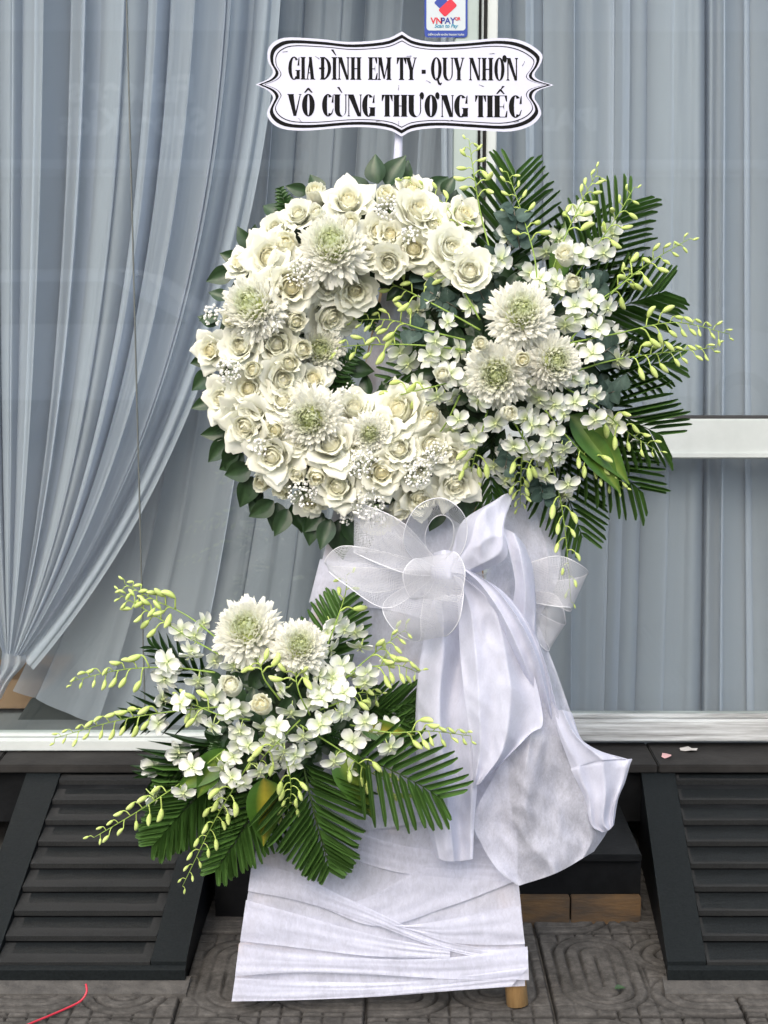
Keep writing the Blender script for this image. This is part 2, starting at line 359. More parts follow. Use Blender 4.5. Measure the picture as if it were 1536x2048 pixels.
# ------------------------------------------------------------------ room behind the glass, facade
def X_at(px, Y, py=700): return at(px, py, Y).x
YG = .93
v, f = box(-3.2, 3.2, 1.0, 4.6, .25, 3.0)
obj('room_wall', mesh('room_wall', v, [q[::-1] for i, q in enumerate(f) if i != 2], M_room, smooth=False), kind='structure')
obj('facade_wall', mesh('facade_wall', *box(-8, 8, .86, 1.3, 2.62, 7.0), M_wall, smooth=False), kind='structure')
for s in (-1, 1):
    obj('side_wall', mesh('side_wall', *box(min(s*2.3, s*8), max(s*2.3, s*8), .86, 1.3, -.1, 2.62), M_wall, smooth=False), kind='structure')
xm0 = X_at(905, YG-.03); xm1 = X_at(951, YG-.03); xm2 = X_at(957, YG); xm3 = X_at(967, YG); xm4 = X_at(989, YG-.02)
win = thing('shop_window', (-.9, YG, .268), 'large fixed shop window with aluminium sill on the left', 'window')
sl0 = at(300, 1500, .90); sl1 = at(300, 1478, .90)
obj('sill', bevbox('sill', (-2.3, xm1, .89, .985, sl0.z, sl1.z), M_white_al), win)
zt = at(300, 1468, .915).z
obj('glazing_bead', bevbox('glazing_bead', (-2.3, xm0-.002, .912, .95, sl1.z+.0015, zt), M_white_al, .002), win)
obj('frame_post', bevbox('frame_post', (xm0, xm1, .895, .985, sl1.z+.002, 2.62), M_green_al), win)
xs = at(289, 1380, YG).x
for nm, a, b in (('glass_pane', -2.3, xs-.0015), ('glass_pane', xs+.0015, xm0-.0005)):
    obj(nm, mesh(nm, *box(a, b, YG-.004, YG+.004, zt-.004, 2.62), M_glass, smooth=False), win)
obj('silicone_joint', mesh('silicone_joint', *box(xs-.0014, xs+.0014, YG-.006, YG+.005, zt+.001, 2.62), plain('silicone', (.10,.11,.10), .6), smooth=False), win)
door = thing('glass_door', (1.0, YG, .268), 'white framed sliding glass door with a wide middle rail on the right', 'door')
ds0 = at(1350, 1483, .935).z; ds1 = at(1350, 1441, .935).z
obj('bottom_rail', bevbox('bottom_rail', (xm1+.002, 2.3, .935, .99, ds0, ds1), M_worn), door)
obj('sill_track', bevbox('sill_track', (xm1+.002, 2.3, .95, .985, ds1+.001, ds1+.013), M_worn), door)
dm0 = at(1400, 918, .935).z; dm1 = at(1400, 838, .935).z
obj('frame_gap', mesh('frame_gap', *box(xm1+.001, xm2, .95, .98, ds1+.014, 2.62), M_dark, smooth=False), door)
obj('frame_strip', bevbox('frame_strip', (xm2, xm3-.008, .93, .98, ds1+.014, 2.62), M_white_al, .002), door)
obj('frame_gap', mesh('frame_gap', *box(xm3-.0075, xm3+.001, .955, .98, ds1+.014, 2.62), M_dark, smooth=False), door)
obj('frame_post', bevbox('frame_post', (xm3+.002, xm4, .925, .985, ds1+.014, 2.62), M_white_al), door)
obj('middle_rail', bevbox('middle_rail', (xm4+.001, 2.3, .935, .985, dm0, dm1), M_white_al), door)
obj('rail_bead', bevbox('rail_bead', (xm4+.002, 2.3, .930, .9345, dm0+.004, dm0+.017), M_white_al, .001), door)
obj('rail_gasket', mesh('rail_gasket', *box(xm4+.002, 2.3, .942, .97, dm1+.0005, dm1+.007), M_dark, smooth=False), door)
for a, b in ((ds1+.012, dm0), (dm1+.006, 2.62)):
    obj('glass_pane', mesh('glass_pane', *box(xm4+.0005, 2.3, YG+.026, YG+.034, a, b), M_glass, smooth=False), door)
# ------------------------------------------------------------------ curtains
def fbm(x, y, z=0): return noise.fractal(Vector((x, y, z)), 1., 2., 4)
def curtain(name, label, P, ncol, nrow, nf, depth, Yc, kmin, kmax, seed, s0=0., s1=1., mat=None):
    rd = random.Random(seed); ph = [rd.uniform(0, 6) for _ in range(6)]
    ks = [rd.uniform(kmin, kmax) for _ in range(nf*2+4)]; am = [rd.uniform(.35, 1.2) for _ in range(nf*2+4)]
    v = []; f = []; om = 2*PI*nf
    for j in range(nrow+1):
        t = j/nrow
        for i in range(ncol+1):
            s = s0+(s1-s0)*i/ncol
            sw = s + .018*math.sin(5.3*s*2*PI+ph[0]) + .010*math.sin(11*s*2*PI+ph[1])
            th = om*sw; q = max(0, min(len(ks)-2, int(th/PI))); fr = th/PI-q; sm = fr*fr*(3-2*fr)
            k = ks[q]*(1-sm)+ks[q+1]*sm; a = am[q]*(1-sm)+am[q+1]*sm
            s2 = s + k/(2*om)*math.sin(2*th)
            px, py, dm = P(s2, t)
            y = Yc + dm*depth*(a*math.sin(th)*.5 + .25*math.sin(2.3*th+ph[2])) + .006*fbm(s*22, t*2.2, seed)*dm
            p = at(px, py, Yc); v.append((p.x, y, p.z))
    for j in range(nrow):
        for i in range(ncol):
            a = j*(ncol+1)+i; f.append((a, a+1, a+ncol+2, a+ncol+1))
    return obj(name, mesh(name, v, f, mat or M_curtain), None, None, label, 'curtain')
def PL(s, t):
    xt = -190 + s*760
    B = (4 + s*44, 1304 + 12*s); C = (xt*.93, 860 - 60*s)
    if s > .9: B = (B[0]+(s-.9)*200, B[1]+(s-.9)*240)
    a, b, c = (1-t)**2, 2*t*(1-t), t*t
    return a*xt + b*C[0] + c*B[0], a*(-90) + b*C[1] + c*B[1], max(.16, 1-t**3*.9)
curtain('curtain', 'gathered pale sheer curtain tied back to the left behind the window', PL, 1000, 50, 10, .08, 1.10, .6, 2.6, 11)
def PR2(s, t):                                   # slack layer on the right of the tied one
    xt = 330 + s*640; B = (40+s*880, 1385+85*math.sin(min(1, s*3)*PI/2)); C = (xt*.90+30*s, 880+s*40)
    a, b, c = (1-t)**2, 2*t*(1-t), t*t
    return a*xt + b*C[0] + c*B[0], a*(-90) + b*C[1] + c*B[1], 1-.55*t
curtain('curtain', 'slack sheer curtain hanging behind the wreath in the left window', PR2, 700, 50, 5, .06, 1.20, .3, 1.7, 23, mat=M_curtain_thin)
def PD(s, t): 
    x = 880 + s*1000; return x + 26*math.sin(s*9+1)*t*t, -90 + t*(1432+90), 1-.25*t
curtain('curtain', 'pale sheer curtain with vertical folds behind the right glass door', PD, 1000, 36, 10, .075, 1.08, .5, 2.4, 31)
# tail of the tied curtain and the box seen below it
def ctail():
    A = [(4, 1304), (0, 1335), (-14, 1370), (-30, 1410)]; B = [(50, 1312), (48, 1330), (20, 1362), (0, 1400)]
    v = []; f = []; n = 14
    a = catmull(A, 10); b = catmull(B, 10)
    for i in range(11):
        for k in range(n+1):
            u = k/n; q = a[i]*(1-u)+b[i]*u; p = at(q[0], q[1], 1.09); v.append((p.x, p.y+.012*math.sin(u*14), p.z))
    for i in range(10):
        for k in range(n): c = i*(n+1)+k; f.append((c, c+1, c+n+2, c+n+1))
    return mesh('curtain_tail', v, f, M_curtain)
obj('curtain_tail', ctail(), None, None, 'short gathered end of the tied sheer curtain below its knot', 'curtain')
cb = thing('cardboard_box', (at(60, 1400, 1.35).x, 1.45, .27), 'brown cardboard box behind the glass under the tied curtain', 'box')
Mcb = noisy('cardboard', (.22,.13,.075), (.30,.19,.11), 10, .8)
p0 = at(-40, 1345, 1.3); p1 = at(112, 1345, 1.3)
obj('box_side', bevbox('box_side', (p0.x, p1.x, 1.30, 1.58, .268, p1.z-.02), Mcb), cb)
obj('box_flap', mesh('box_flap', [(p0.x, 1.30, p1.z-.02), (p1.x, 1.30, p1.z-.02), (p1.x-.02, 1.26, p1.z+.035), (p0.x, 1.26, p1.z+.035)], [(0,1,2,3)], Mcb, smooth=False), cb)
pf = [at(60, 1400, 1.25), at(128, 1352, 1.25), at(180, 1465, 1.25), at(20, 1465, 1.25)]
obj('floor_panel', mesh('floor_panel', [(p.x, 1.25, p.z) for p in pf]+[(p.x, 1.262, p.z) for p in pf], [(0,1,2,3),(7,6,5,4),(0,4,5,1),(1,5,6,2),(2,6,7,3),(3,7,4,0)], plain('dark_panel', (.05,.055,.055), .5), smooth=False), None, None, 'dark grey panel leaning behind the glass beside the cardboard box', 'panel')

# ------------------------------------------------------------------ street across, seen only mirrored in the glass
b = thing('shop_building', (-2, -17.6, -.14), 'pale shop building across the street mirrored in the window', 'building')
obj('wall', mesh('wall', *box(-14, 14, -24, -17.6, -.14, 7.0), noisy('far_render', (.52,.56,.62), (.70,.73,.78), .5, .9), smooth=False), b)
obj('awning', mesh('awning', *box(-14, 14, -17.59, -16.6, 3.0, 3.12), plain('awning_white', (.7,.72,.72), .6), smooth=False), b)
obj('shop_front', mesh('shop_front', *box(-13, 13, -17.598, -17.55, -.1, 2.95), plain('shop_front_dark', (.06,.065,.07), .3), smooth=False), b)
obj('sign_board', mesh('sign_board', *box(-6.2, -1.2, -17.59, -17.52, 3.2, 5.0), plain('sign_grey_blue', (.10,.14,.2), .5), smooth=False), b)
obj('sign_board', mesh('sign_board', *box(1.6, 6.5, -17.59, -17.52, 3.2, 5.0), plain('sign_grey', (.2,.22,.24), .5), smooth=False), b)
Mlet = plain('white_lettering', (.8,.82,.78), .5)
def text_mesh(name, s, size, mat, italic=0., bold=0.):
    c = bpy.data.curves.new(name, 'FONT'); c.body = s; c.size = size; c.align_x = 'CENTER'; c.shear = italic; c.offset = bold
    o = bpy.data.objects.new(name, c); COL.objects.link(o); dg = bpy.context.evaluated_depsgraph_get()
    me = bpy.data.meshes.new_from_object(o.evaluated_get(dg)); bpy.data.objects.remove(o); me.materials.clear(); me.materials.append(mat); return me
FACE_BACK = Matrix.Rotation(PI, 4, 'Z') @ Matrix.Rotation(PI/2, 4, 'X')     # text facing +Y
obj('sign_lettering', text_mesh('sign_lettering', 'Fishder\'s', .52, Mlet, bold=.02), b, Matrix.Translation((-3.65, -17.51, 4.02)) @ FACE_BACK)
obj('sign_lettering', text_mesh('sign_lettering', 'SuperKids', .52, Mlet, bold=.02), b, Matrix.Translation((-3.65, -17.51, 3.55)) @ FACE_BACK)
obj('sign_lettering', text_mesh('sign_lettering', 'IBAL', .42, Mlet, bold=.02), b, Matrix.Translation((2.7, -17.51, 3.62)) @ FACE_BACK)
def car(name, loc, label, paint):
    c = thing(name, loc, label, 'car', 'cars parked across the street')
    prof = [(-2.15,.35),(-2.2,.8),(-2.12,1.0),(-1.95,1.05),(-1.75,1.55),(-1.5,1.66),(.1,1.68),(.45,1.6),(1.15,1.1),(1.95,.95),(2.15,.75),(2.18,.35)]
    secs = [(-.86, .97), (-.90, 1.0), (.90, 1.0), (.86, .97)]; v = []; f = []; n = len(prof)
    for y, k in secs:
        for x, z in prof:
            t = max(0, (z-1.0)/.68); v.append((loc[0]+x*k, loc[1]+y*(1-.2*t), loc[2]+.05+z*(1 if k == 1 else .985)))
    for s in range(3):
        for i in range(n): f.append((s*n+i, s*n+(i+1) % n, (s+1)*n+(i+1) % n, (s+1)*n+i))
    f += [tuple(range(n)), tuple(range(4*n-1, 3*n-1, -1))]
    obj('body', mesh('body', v, f, paint, smooth=False), c)
    Mw = plain('car_window', (.02,.025,.03), .1); yy = loc[1]+.905
    for q in ([(-1.65,1.12),(-1.48,1.52),(-.75,1.55),(-.75,1.12)], [(-.68,1.12),(-.68,1.55),(.12,1.55),(.92,1.12)]):
        pv = [(loc[0]+x, yy-.2*.9*max(0, (z-1)/.68)+.012, loc[2]+.05+z) for x, z in q]
        obj('window', mesh('window', pv, [(0,1,2,3)], Mw, smooth=False), c)
    Mt = plain('tyre', (.02,.02,.02), .8); Mr = plain('rim', (.4,.4,.42), .3, metal=.8)
    for wx in (-1.35, 1.38):
        for wy in (-.78, .80):
            cx, cy, cz = loc[0]+wx, loc[1]+wy, loc[2]+.33
            wv, wf = tube([(cx, cy-.1, cz), (cx, cy+.11, cz)], .33, 20); wo = obj('wheel', mesh('wheel', wv, wf, Mt, smooth=False), c)
            rv, rf = tube([(cx, cy+.1, cz), (cx, cy+.118, cz)], .2, 14); obj('rim', mesh('rim', rv, rf, Mr, smooth=False), wo)
    obj('headlight', mesh('headlight', *box(loc[0]+1.98, loc[0]+2.19, loc[1]+.5, loc[1]+.86, loc[2]+.75, loc[2]+.9), Mr, smooth=False), c)
    return c
Mpw = plain('white_car_paint', (.75,.77,.78), .25); Mps = plain('silver_car_paint', (.5,.52,.54), .25)
car('parked_car', (-2.9, -11.4, -.13), 'white car across the street, mirrored in the left window', Mpw)
car('parked_car', (2.4, -11.8, -.13), 'silver car across the street, mirrored in the right door', Mps)

# ================================================================== EASEL STAND
easel = thing('easel_stand', sp(760, 1995), 'tall wooden easel wrapped in white nonwoven fabric', 'easel')
LB = atz(484, 2003, 0); RB = atz(1038, 2024, 0); RB.y += .035; RB.z = 0; LB.y += .02
LT = sp(800, 470, -.03); RT = sp(880, 470, -.03)
def post(a, b, r0, r1, name='leg', jit=.002):
    pts = [a.lerp(b, k/10) for k in range(11)]; v, f = tube(pts, [r0+(r1-r0)*k/10+random.uniform(-jit, jit) for k in range(11)], 14)
    return mesh(name, v, f, M_wood)
obj('leg', post(LB, LT, .021, .016), easel); obj('leg', post(RB, RT, .0235, .017), easel)
obj('rear_leg', post(Vector((.02, .62, 0)), sp(840, 520, -.05), .018, .015), easel)
for y, a, b in ((1900, 478, 1042), (1330, 625, 1000)):
    obj('crossbar', post(sp(a, y, -.035), sp(b, y, -.035), .014, .014), easel)
# wrapped sheet and bands
def patch(rows, nu, nv, wr=.003, seed=0, wscale=14, dirn=(1, 1), fold=None):
    C = [catmull(r, nu) for r in rows]; G = np.stack(C, 0)        # rows x (nu+1) x 3
    out = np.stack([catmull(G[:, i], nv) for i in range(nu+1)], 1)
    v = []; f = []; uv = []
    for j in range(nv+1):
        for i in range(nu+1):
            px, py, o = out[j, i]
            o += wr*2.2*(.45-abs(noise.noise(Vector((px*.010*dirn[0]+py*.004, py*.006, seed*1.3))))) + wr*1.6*(.4-abs(noise.noise(Vector((px*.022-py*.012, py*.012+px*.006, seed+2.2))))) + wr*.6*fbm(px*.001*wscale*dirn[0], py*.001*wscale*dirn[1], seed)*2 + wr*.5*noise.noise(Vector((px*.05*dirn[0], py*.05*dirn[1], seed+5)))
            if fold:
                tv = j/nv; q = abs(math.sin(PI*(fold[1]*i/nu+.22*math.sin(3.1*tv+seed)+seed*.37))); o += fold[0]*(.55-q)*(.35+.65*min(1, tv*2.5))
            v.append(sp(px, py, o))
    for j in range(nv):
        for i in range(nu):
            a = j*(nu+1)+i; f.append((a, a+nu+1, a+nu+2, a+1))
    L = [0]*(nu+1)
    for j in range(nv+1):
        acc = 0
        for i in range(nu+1):
            if i: acc += (v[j*(nu+1)+i]-v[j*(nu+1)+i-1]).length
            if j: L[i] += (v[j*(nu+1)+i]-v[(j-1)*(nu+1)+i]).length
            uv.append((acc, L[nu//2]))
    return v, f, uv
def pz(l, o): return [(x, y, o) for x, y in l]
sheet = [pz([(790, 480), (840, 480), (890, 480)], .014), pz([(715, 800), (810, 800), (905, 800)], .016), pz([(638, 1150), (800, 1150), (965, 1150)], .018),
         pz([(560, 1500), (790, 1500), (1010, 1500)], .020), pz([(505, 1740), (780, 1735), (1034, 1735)], .023), pz([(478, 1900), (770, 1915), (1050, 1900)], .025), pz([(464, 2001), (740, 1988), (1050, 1972)], .027)]
for r in sheet: r[1] = (r[1][0], r[1][1], r[1][2]-.012)
sv, sf, su = patch(sheet, 50, 150, .004, 3, 6)
obj('wrapped_sheet', mesh('wrapped_sheet', sv, sf, M_wrap, uv=su), easel)
def ribbon(A, B, nu, nv, wr, seed, ds=(.05, 1.)):
    """strip between edge A and edge B (lists of px, py, off)"""
    a = catmull(A, nv); b_ = catmull(B, nv); v = []; f = []; uv = []; acc = 0; prev = None
    for j in range(nv+1):
        mid = sp(*((a[j]+b_[j])/2)); acc += (mid-prev).length if prev is not None else 0; prev = mid; wd = (sp(*a[j])-sp(*b_[j])).length
        for i in range(nu+1):
            u = i/nu; q = a[j]*(1-u)+b_[j]*u
            o = q[2] + wr*(noise.noise(Vector((q[0]*.012*ds[0]*4, q[1]*.03, seed))) + .7*noise.noise(Vector((j*ds[0], u*6*ds[1], seed+3))))
            v.append(sp(q[0], q[1], o)); uv.append((acc, u*wd))
    for j in range(nv):
        for i in range(nu):
            c = j*(nu+1)+i; f.append((c, c+1, c+nu+2, c+nu+1))
    return v, f, uv
bands = [
 ([(520,1660,.030),(640,1640,.024),(800,1690,.022),(1034,1720,.034)], [(510,1712,.031),(640,1700,.025),(800,1745,.023),(1036,1765,.035)]),
 ([(600,1800,.025),(720,1800,.025),(870,1722,.026),(1034,1660,.036)], [(640,1815,.026),(760,1852,.026),(900,1812,.027),(1036,1760,.037)]),
 ([(504,1722,.034),(600,1752,.028),(720,1808,.027),(860,1872,.029),(960,1895,.033),(1056,1900,.040)], [(496,1782,.035),(590,1800,.029),(720,1838,.028),(860,1890,.030),(960,1915,.034),(1056,1925,.041)]),
 ([(1040,1812,.040),(980,1822,.034),(900,1838,.031),(820,1850,.029),(760,1848,.026)], [(1050,1888,.041),(985,1890,.035),(905,1885,.032),(840,1866,.030),(790,1852,.027)]),
 ([(478,1886,.040),(600,1905,.034),(760,1918,.033),(900,1915,.036),(1055,1893,.044)], [(470,1952,.041),(600,1945,.035),(760,1950,.034),(900,1958,.037),(1058,1960,.045)]),
 ([(492,1800,.034),(600,1830,.029),(740,1868,.030),(900,1900,.035)], [(480,1882,.035),(600,1896,.030),(740,1912,.031),(900,1918,.036)]),
 ([(470,1956,.045),(600,1962,.038),(760,1965,.036),(900,1955,.039),(1056,1935,.048)], [(463,2003,.046),(600,2000,.039),(760,1993,.037),(900,1982,.040),(1022,1973,.049)]),
 ([(640,1118,.03),(800,1140,.026),(960,1200,.03)], [(618,1205,.031),(800,1225,.027),(970,1290,.031)]),
 ([(600,1280,.03),(760,1330,.025),(980,1380,.03)], [(585,1370,.031),(760,1420,.026),(990,1480,.031)]),
 ([(560,1560,.03),(700,1600,.025),(860,1560,.026),(1010,1500,.03)], [(540,1620,.031),(700,1660,.026),(860,1640,.027),(1020,1600,.031)]),
]
for k, (A, B) in enumerate(bands):
    v, f, u = ribbon(A, B, 14, 70, .0045, k*1.7)
    obj('wrap_band', mesh('wrap_band', v, f, M_wrap, uv=u), easel)
v, f = tube([sp(826, 520, -.01), sp(800, 400, -.012), sp(795, 330, -.012), sp(798, 262, -.012)], [.010, .010, .0095, .008], 12)
pole = obj('sign_pole', mesh('sign_pole', v, f, M_fab), easel)
# ================================================================== SIGN
sign = thing('condolence_sign', sp(803, 170, .0), 'white scalloped sign with black double border above the wreath', 'sign')
segs = [[(804,63),(828,77),(870,84),(930,82),(1004,76),(1050,84),(1083,107),(1081,128),(1069,148),(1078,160),(1108,170)],
        [(1108,170),(1077,181),(1069,196),(1079,214),(1081,232),(1060,252),(1018,263),(950,260),(880,256),(828,261),(803,273)],
        [(803,273),(780,261),(740,255),(690,255),(620,261),(571,259),(545,247),(534,228),(541,208),(546,195),(536,181),(511,169)],
        [(511,169),(536,158),(546,143),(536,122),(536,100),(548,84),(575,75),(640,78),(700,84),(770,78),(804,63)]]
out = np.concatenate([catmull(s, 36)[:-1] for s in segs]); CX, CY = 806, 168
def inset(d): 
    return np.stack([CX+(out[:, 0]-CX)*(1-d/298), CY+(out[:, 1]-CY)*(1-d/104)], 1)
n = len(out); P0 = inset(0)
v = [sp(x, y, .010) for x, y in P0] + [sp(x, y, .005) for x, y in P0]; ctr = [sp(CX, CY, .010), sp(CX, CY, .005)]
f = [(i, (i+1) % n, 2*n) for i in range(n)] + [(n+(i+1) % n, n+i, 2*n+1) for i in range(n)] + [(i, i+n, (i+1) % n+n, (i+1) % n) for i in range(n)]
obj('board', mesh('board', v+ctr, f, M_board, smooth=False), sign)
def band(d0, d1, name='border_line', wob=True):
    A = inset(d0).copy(); B = inset(d1).copy()
    v = [sp(x, y, .0104) for x, y in A] + [sp(x, y, .0104) for x, y in B]
    f = [(i, (i+1) % n, (i+1) % n+n, i+n) for i in range(n)]
    obj(name, mesh(name, v, f, M_black, smooth=False), sign)
band(6.0, 13.0); band(17.5, 19.3)
# serif letters: every glyph a list of polygons in a unit-height box of width w
def ring(cx, cy, a, b_, ai, bi, a0, a1, m=26, icx=0):
    q = []
    for k in range(m):
        t0 = R(a0+(a1-a0)*k/m); t1 = R(a0+(a1-a0)*(k+1)/m)
        q.append([(cx+a*math.cos(t0), cy+b_*math.sin(t0)), (cx+a*math.cos(t1), cy+b_*math.sin(t1)), (cx+icx+ai*math.cos(t1), cy+bi*math.sin(t1)), (cx+icx+ai*math.cos(t0), cy+bi*math.sin(t0))])
    return q
def rc(x0, x1, y0, y1): return [(x0, y0), (x1, y0), (x1, y1), (x0, y1)]
def glyph(ch, w, T, t, s):
    def stem(x, wd, top=True, bot=True, y0=0, y1=1):
        q = [rc(x, x+wd, y0, y1)]
        if bot: q.append([(x-s, y0), (x+wd+s, y0), (x+wd+s, y0+t*.8), (x+wd, y0+t*1.7), (x, y0+t*1.7), (x-s, y0+t*.8)])
        if top: q.append([(x-s, y1-t*.8), (x, y1-t*1.7), (x+wd, y1-t*1.7), (x+wd+s, y1-t*.8), (x+wd+s, y1), (x-s, y1)])
        return q
    tn = t*1.5; h = w/2
    if ch == 'I': return stem(h-T/2, T)
    if ch == 'H': return stem(s, T) + stem(w-s-T, T) + [rc(s+T, w-s-T, .47, .47+t*1.2)]
    if ch == 'N': return stem(s, tn, True, True) + stem(w-s-tn, tn, True, False) + [[(s*.3, 1), (s*.3+T*1.15, 1), (w-s, 0), (w-s-T*.7, 0)]]
    if ch == 'E':
        q = stem(s, T); x = w
        q += [rc(s+T, x, 0, t), rc(s+T, x, 1-t, 1), rc(s+T, x*.78, .47, .47+t)]
        q += [[(x-.10, 0), (x, 0), (x+.02, .30), (x-.02, .30)], [(x-.12, 1), (x-.04, .72), (x, .72), (x, 1)], [(x*.70, .49), (x*.78, .34), (x*.78, .66)]]
        return q
    if ch == 'M':
        return stem(s, tn) + stem(w-s-T, T) + [[(s*.4, 1), (s*.4+T*1.1, 1), (h+T*.15, .05), (h-T*.35, .05)], [(h-T*.2, .05), (h+T*.05, .05), (w-s-T*.3, 1), (w-s-T*.7, 1)]]
    if ch == 'T':
        return stem(h-T/2, T, False, True) + [rc(0, w, 1-t, 1), [(0, 1), (0, .70), (.03, .70), (.14, 1-t*.5)], [(w, 1), (w, .70), (w-.03, .70), (w-.14, 1-t*.5)]]
    if ch == 'Y':
        return [[(s*.5, 1), (s*.5+T*1.1, 1), (h+T*.5, .42), (h-T*.5, .42)], [(w-s*.8-tn, 1), (w-s*.8, 1), (h+T*.5, .42), (h+T*.1, .42)], rc(h-T/2, h+T/2, 0, .44), rc(h-T/2-s, h+T/2+s, 0, t), rc(-s*.3, s+T+s*.6, 1-t, 1), rc(w-s*2.4-tn, w, 1-t, 1)]
    if ch == 'A':
        return [[(s, 0), (s+tn*.8, 0), (h+.02, 1), (h-T*.3, 1)], [(w-s-T*1.05, 0), (w-s, 0), (h+T*.35, 1), (h-T*.5, 1)], rc(w*.25, w*.75, .28, .28+t), rc(-s*.2, s*2.2+tn, 0, t), rc(w-s*1.8-T, w+s*.1, 0, t)]
    if ch == 'V':
        return [[(s*.6, 1), (s*.6+T*1.1, 1), (h+T*.35, 0), (h-T*.2, 0)], [(w-s-tn*.8, 1), (w-s, 1), (h+T*.35, 0), (h+T*.02, 0)], rc(-s*.2, s*1.8+T, 1-t, 1), rc(w-s*2.4-tn, w, 1-t, 1)]
    if ch == 'U':
        a = (w-2*s)/2; cx = w/2
        return stem(s, T, True, False, .3) + stem(w-s-tn, tn, True, False, .3) + ring(cx, .31, a, .33, a-(T+tn)/2, .33-t*1.3, 180, 360, 26, (T-tn)/2)
    if ch in 'OQ':
        q = ring(h, .5, h, .515, h-T, .5-t, 0, 360, 44)
        if ch == 'Q': q += [[(h-.02, .12), (h+.10, .06), (w*.92, -.22), (w*.70, -.20)], [(w*.70, -.20), (w*.92, -.22), (w+.02, -.12), (w*.98, -.10)]]
        return q
    if ch in 'CG':
        q = ring(h, .5, h, .515, h-T, .5-t, 48, 312, 36) + [[(w*.80, .62), (w*.97, .62), (w*.97, 1.0), (w*.90, .95)]]
        if ch == 'C': q += [[(w*.86, .10), (w*.97, .34), (w*.93, .35), (w*.72, .06)]]
        else: q += [rc(w-T*.95, w, 0.02, .42), rc(w-T-s, w+s*.6, .42-t, .42)]
        return q
    if ch == 'D':
        a = w-s-T*.5
        return stem(s, T) + ring(s+T*.5, .5, a, .5, a-T, .5-t, -90, 90, 30)
    if ch == '-': return [rc(0, w, .28, .46)]
    return []
def accent(kind, w, T):
    h = w/2; b_ = 1.07
    if kind == 'grave': return [[(h-.16, b_+.26), (h-.05, b_+.27), (h+.09, b_), (h+.05, b_)]]
    if kind == 'acute': return [[(h+.20, b_+.36), (h+.09, b_+.37), (h-.02, b_+.18), (h+.02, b_+.18)]]
    if kind == 'circ': return [[(h-.20, b_), (h-.13, b_), (h, b_+.13), (h, b_+.22), (h-.04, b_+.22)], [(h+.20, b_), (h+.13, b_), (h, b_+.13), (h, b_+.22), (h+.04, b_+.22)]]
    if kind == 'horn': return ring(w+.0, .98, .10, .15, .0, .0, 0, 360, 14) + [[(w-.02, .80), (w+.0, .86), (w+.09, .96), (w+.10, .90), (w+.05, .80)]]
    if kind == 'bar': return [rc(-.04, w*.42, .46, .46+.075)]
L1 = [('G',212,262),('I',266,288),('A',289,330),('D',351,400,'bar'),('I',402,427,'grave'),('N',429,481),('H',484,533),('E',562,602),('M',604,665),('T',688,730),('Y',727,776),('-',797,815),('Q',838,885),('U',887,938),('Y',936,985),('N',1005,1057),('H',1060,1112),('O',1116,1161,'horn'),('N',1169,1220)]
L2 = [('V',208,270),('O',272,328,'circ'),('C',360,412),('U',412,470,'grave'),('N',472,535),('G',536,592),('T',622,670),('H',672,735),('U',737,798,'horn'),('O',810,866,'horn'),('N',882,938),('G',940,1000),('T',1032,1080),('I',1082,1112),('E',1114,1172,'circ','acute'),('C',1180,1238)]
def put_line(L, y0, y1, slope, Tk, Tthin, ser):
    for e in L:
        H = y1-y0; wpx = e[2]-e[1]; w_ = wpx/H
        T_ = min(Tk, w_*.42) if e[0] not in 'I-' else min(Tk, w_*.75)
        if e[0] == 'M': T_ = min(Tk, w_*.26)
        polys = glyph(e[0], w_, T_, Tthin, ser if e[0] != 'I' else max(.02, (w_-T_)/2))
        for a in e[3:]: polys = polys + accent(a, w_, T_)
        mb = MB(); oz = 0
        for p in polys:
            oz += 1; vs_ = []
            for gx_, gy_ in p:
                X_ = e[1] + gx_*H; Y_ = y1 - gy_*H + (X_-720)*slope
                vs_.append(sp(480+X_*.4557, Y_*.4557, .01045+oz*6e-6))
            mb.add(vs_, [tuple(range(len(vs_)))])
        obj('letter', mb.me('letter', M_black, False), sign)
put_line(L1, 252, 351, .005, .15, .035, .042)
put_line(L2, 416, 512, .007, .235, .030, .035)
for x, y, a in [(570,103,.1),(635,115,-.6),(797,175,1.5),(963,171,-.35),(857,163,-.5),(818,112,.05),(984,107,.05),(1047,127,1.1),(600,240,-.9),(797,247,1.5),(900,241,.2),(1033,243,.2),(757,242,.1)]:
    d = Vector((math.cos(a), -math.sin(a)))*5; v, f = tube([sp(x-d.x, y-d.y, .0108), sp(x+d.x, y+d.y, .0108)], .0005, 5); obj('staple', mesh('staple', v, f, M_staple), sign)
# ------------------------------------------------------------------ sticker on the glass
YK = YG-.0065
stk = thing('payment_sticker', at(892, 30, YK), 'blue and white payment sticker on the glass above the sign', 'sticker')
def rrect(x0, x1, y0, y1, r, m=6):
    p = []
    for cx, cy, a in ((x1-r, y1-r, 0), (x0+r, y1-r, 90), (x0+r, y0+r, 180), (x1-r, y0+r, 270)):
        for k in range(m+1): t = R(a+90*k/m); p.append((cx+r*math.cos(t), cy+r*math.sin(t)))
    return p
def flat(name, pts, dy, mat, par=None):
    v = [at(x, y, YK-dy) for x, y in pts]; obj(name, mesh(name, v, [tuple(range(len(v)))], mat, smooth=False), par or stk)
YK_ = YK-.031; YK = YK_   # in front of the frame post, whose edge it overlaps
stk.matrix_basis = Matrix.Translation(at(892, 30, YK)); W[stk] = stk.matrix_basis.copy()
flat('border', rrect(849, 935, -40, 75, 7), 0, M_blue); flat('panel', rrect(853, 931, -34, 61, 6), .0004, M_stw)
def rot(cx, cy, pts, a): return [(cx+x*math.cos(a)-y*math.sin(a), cy+x*math.sin(a)+y*math.cos(a)) for x, y in pts]
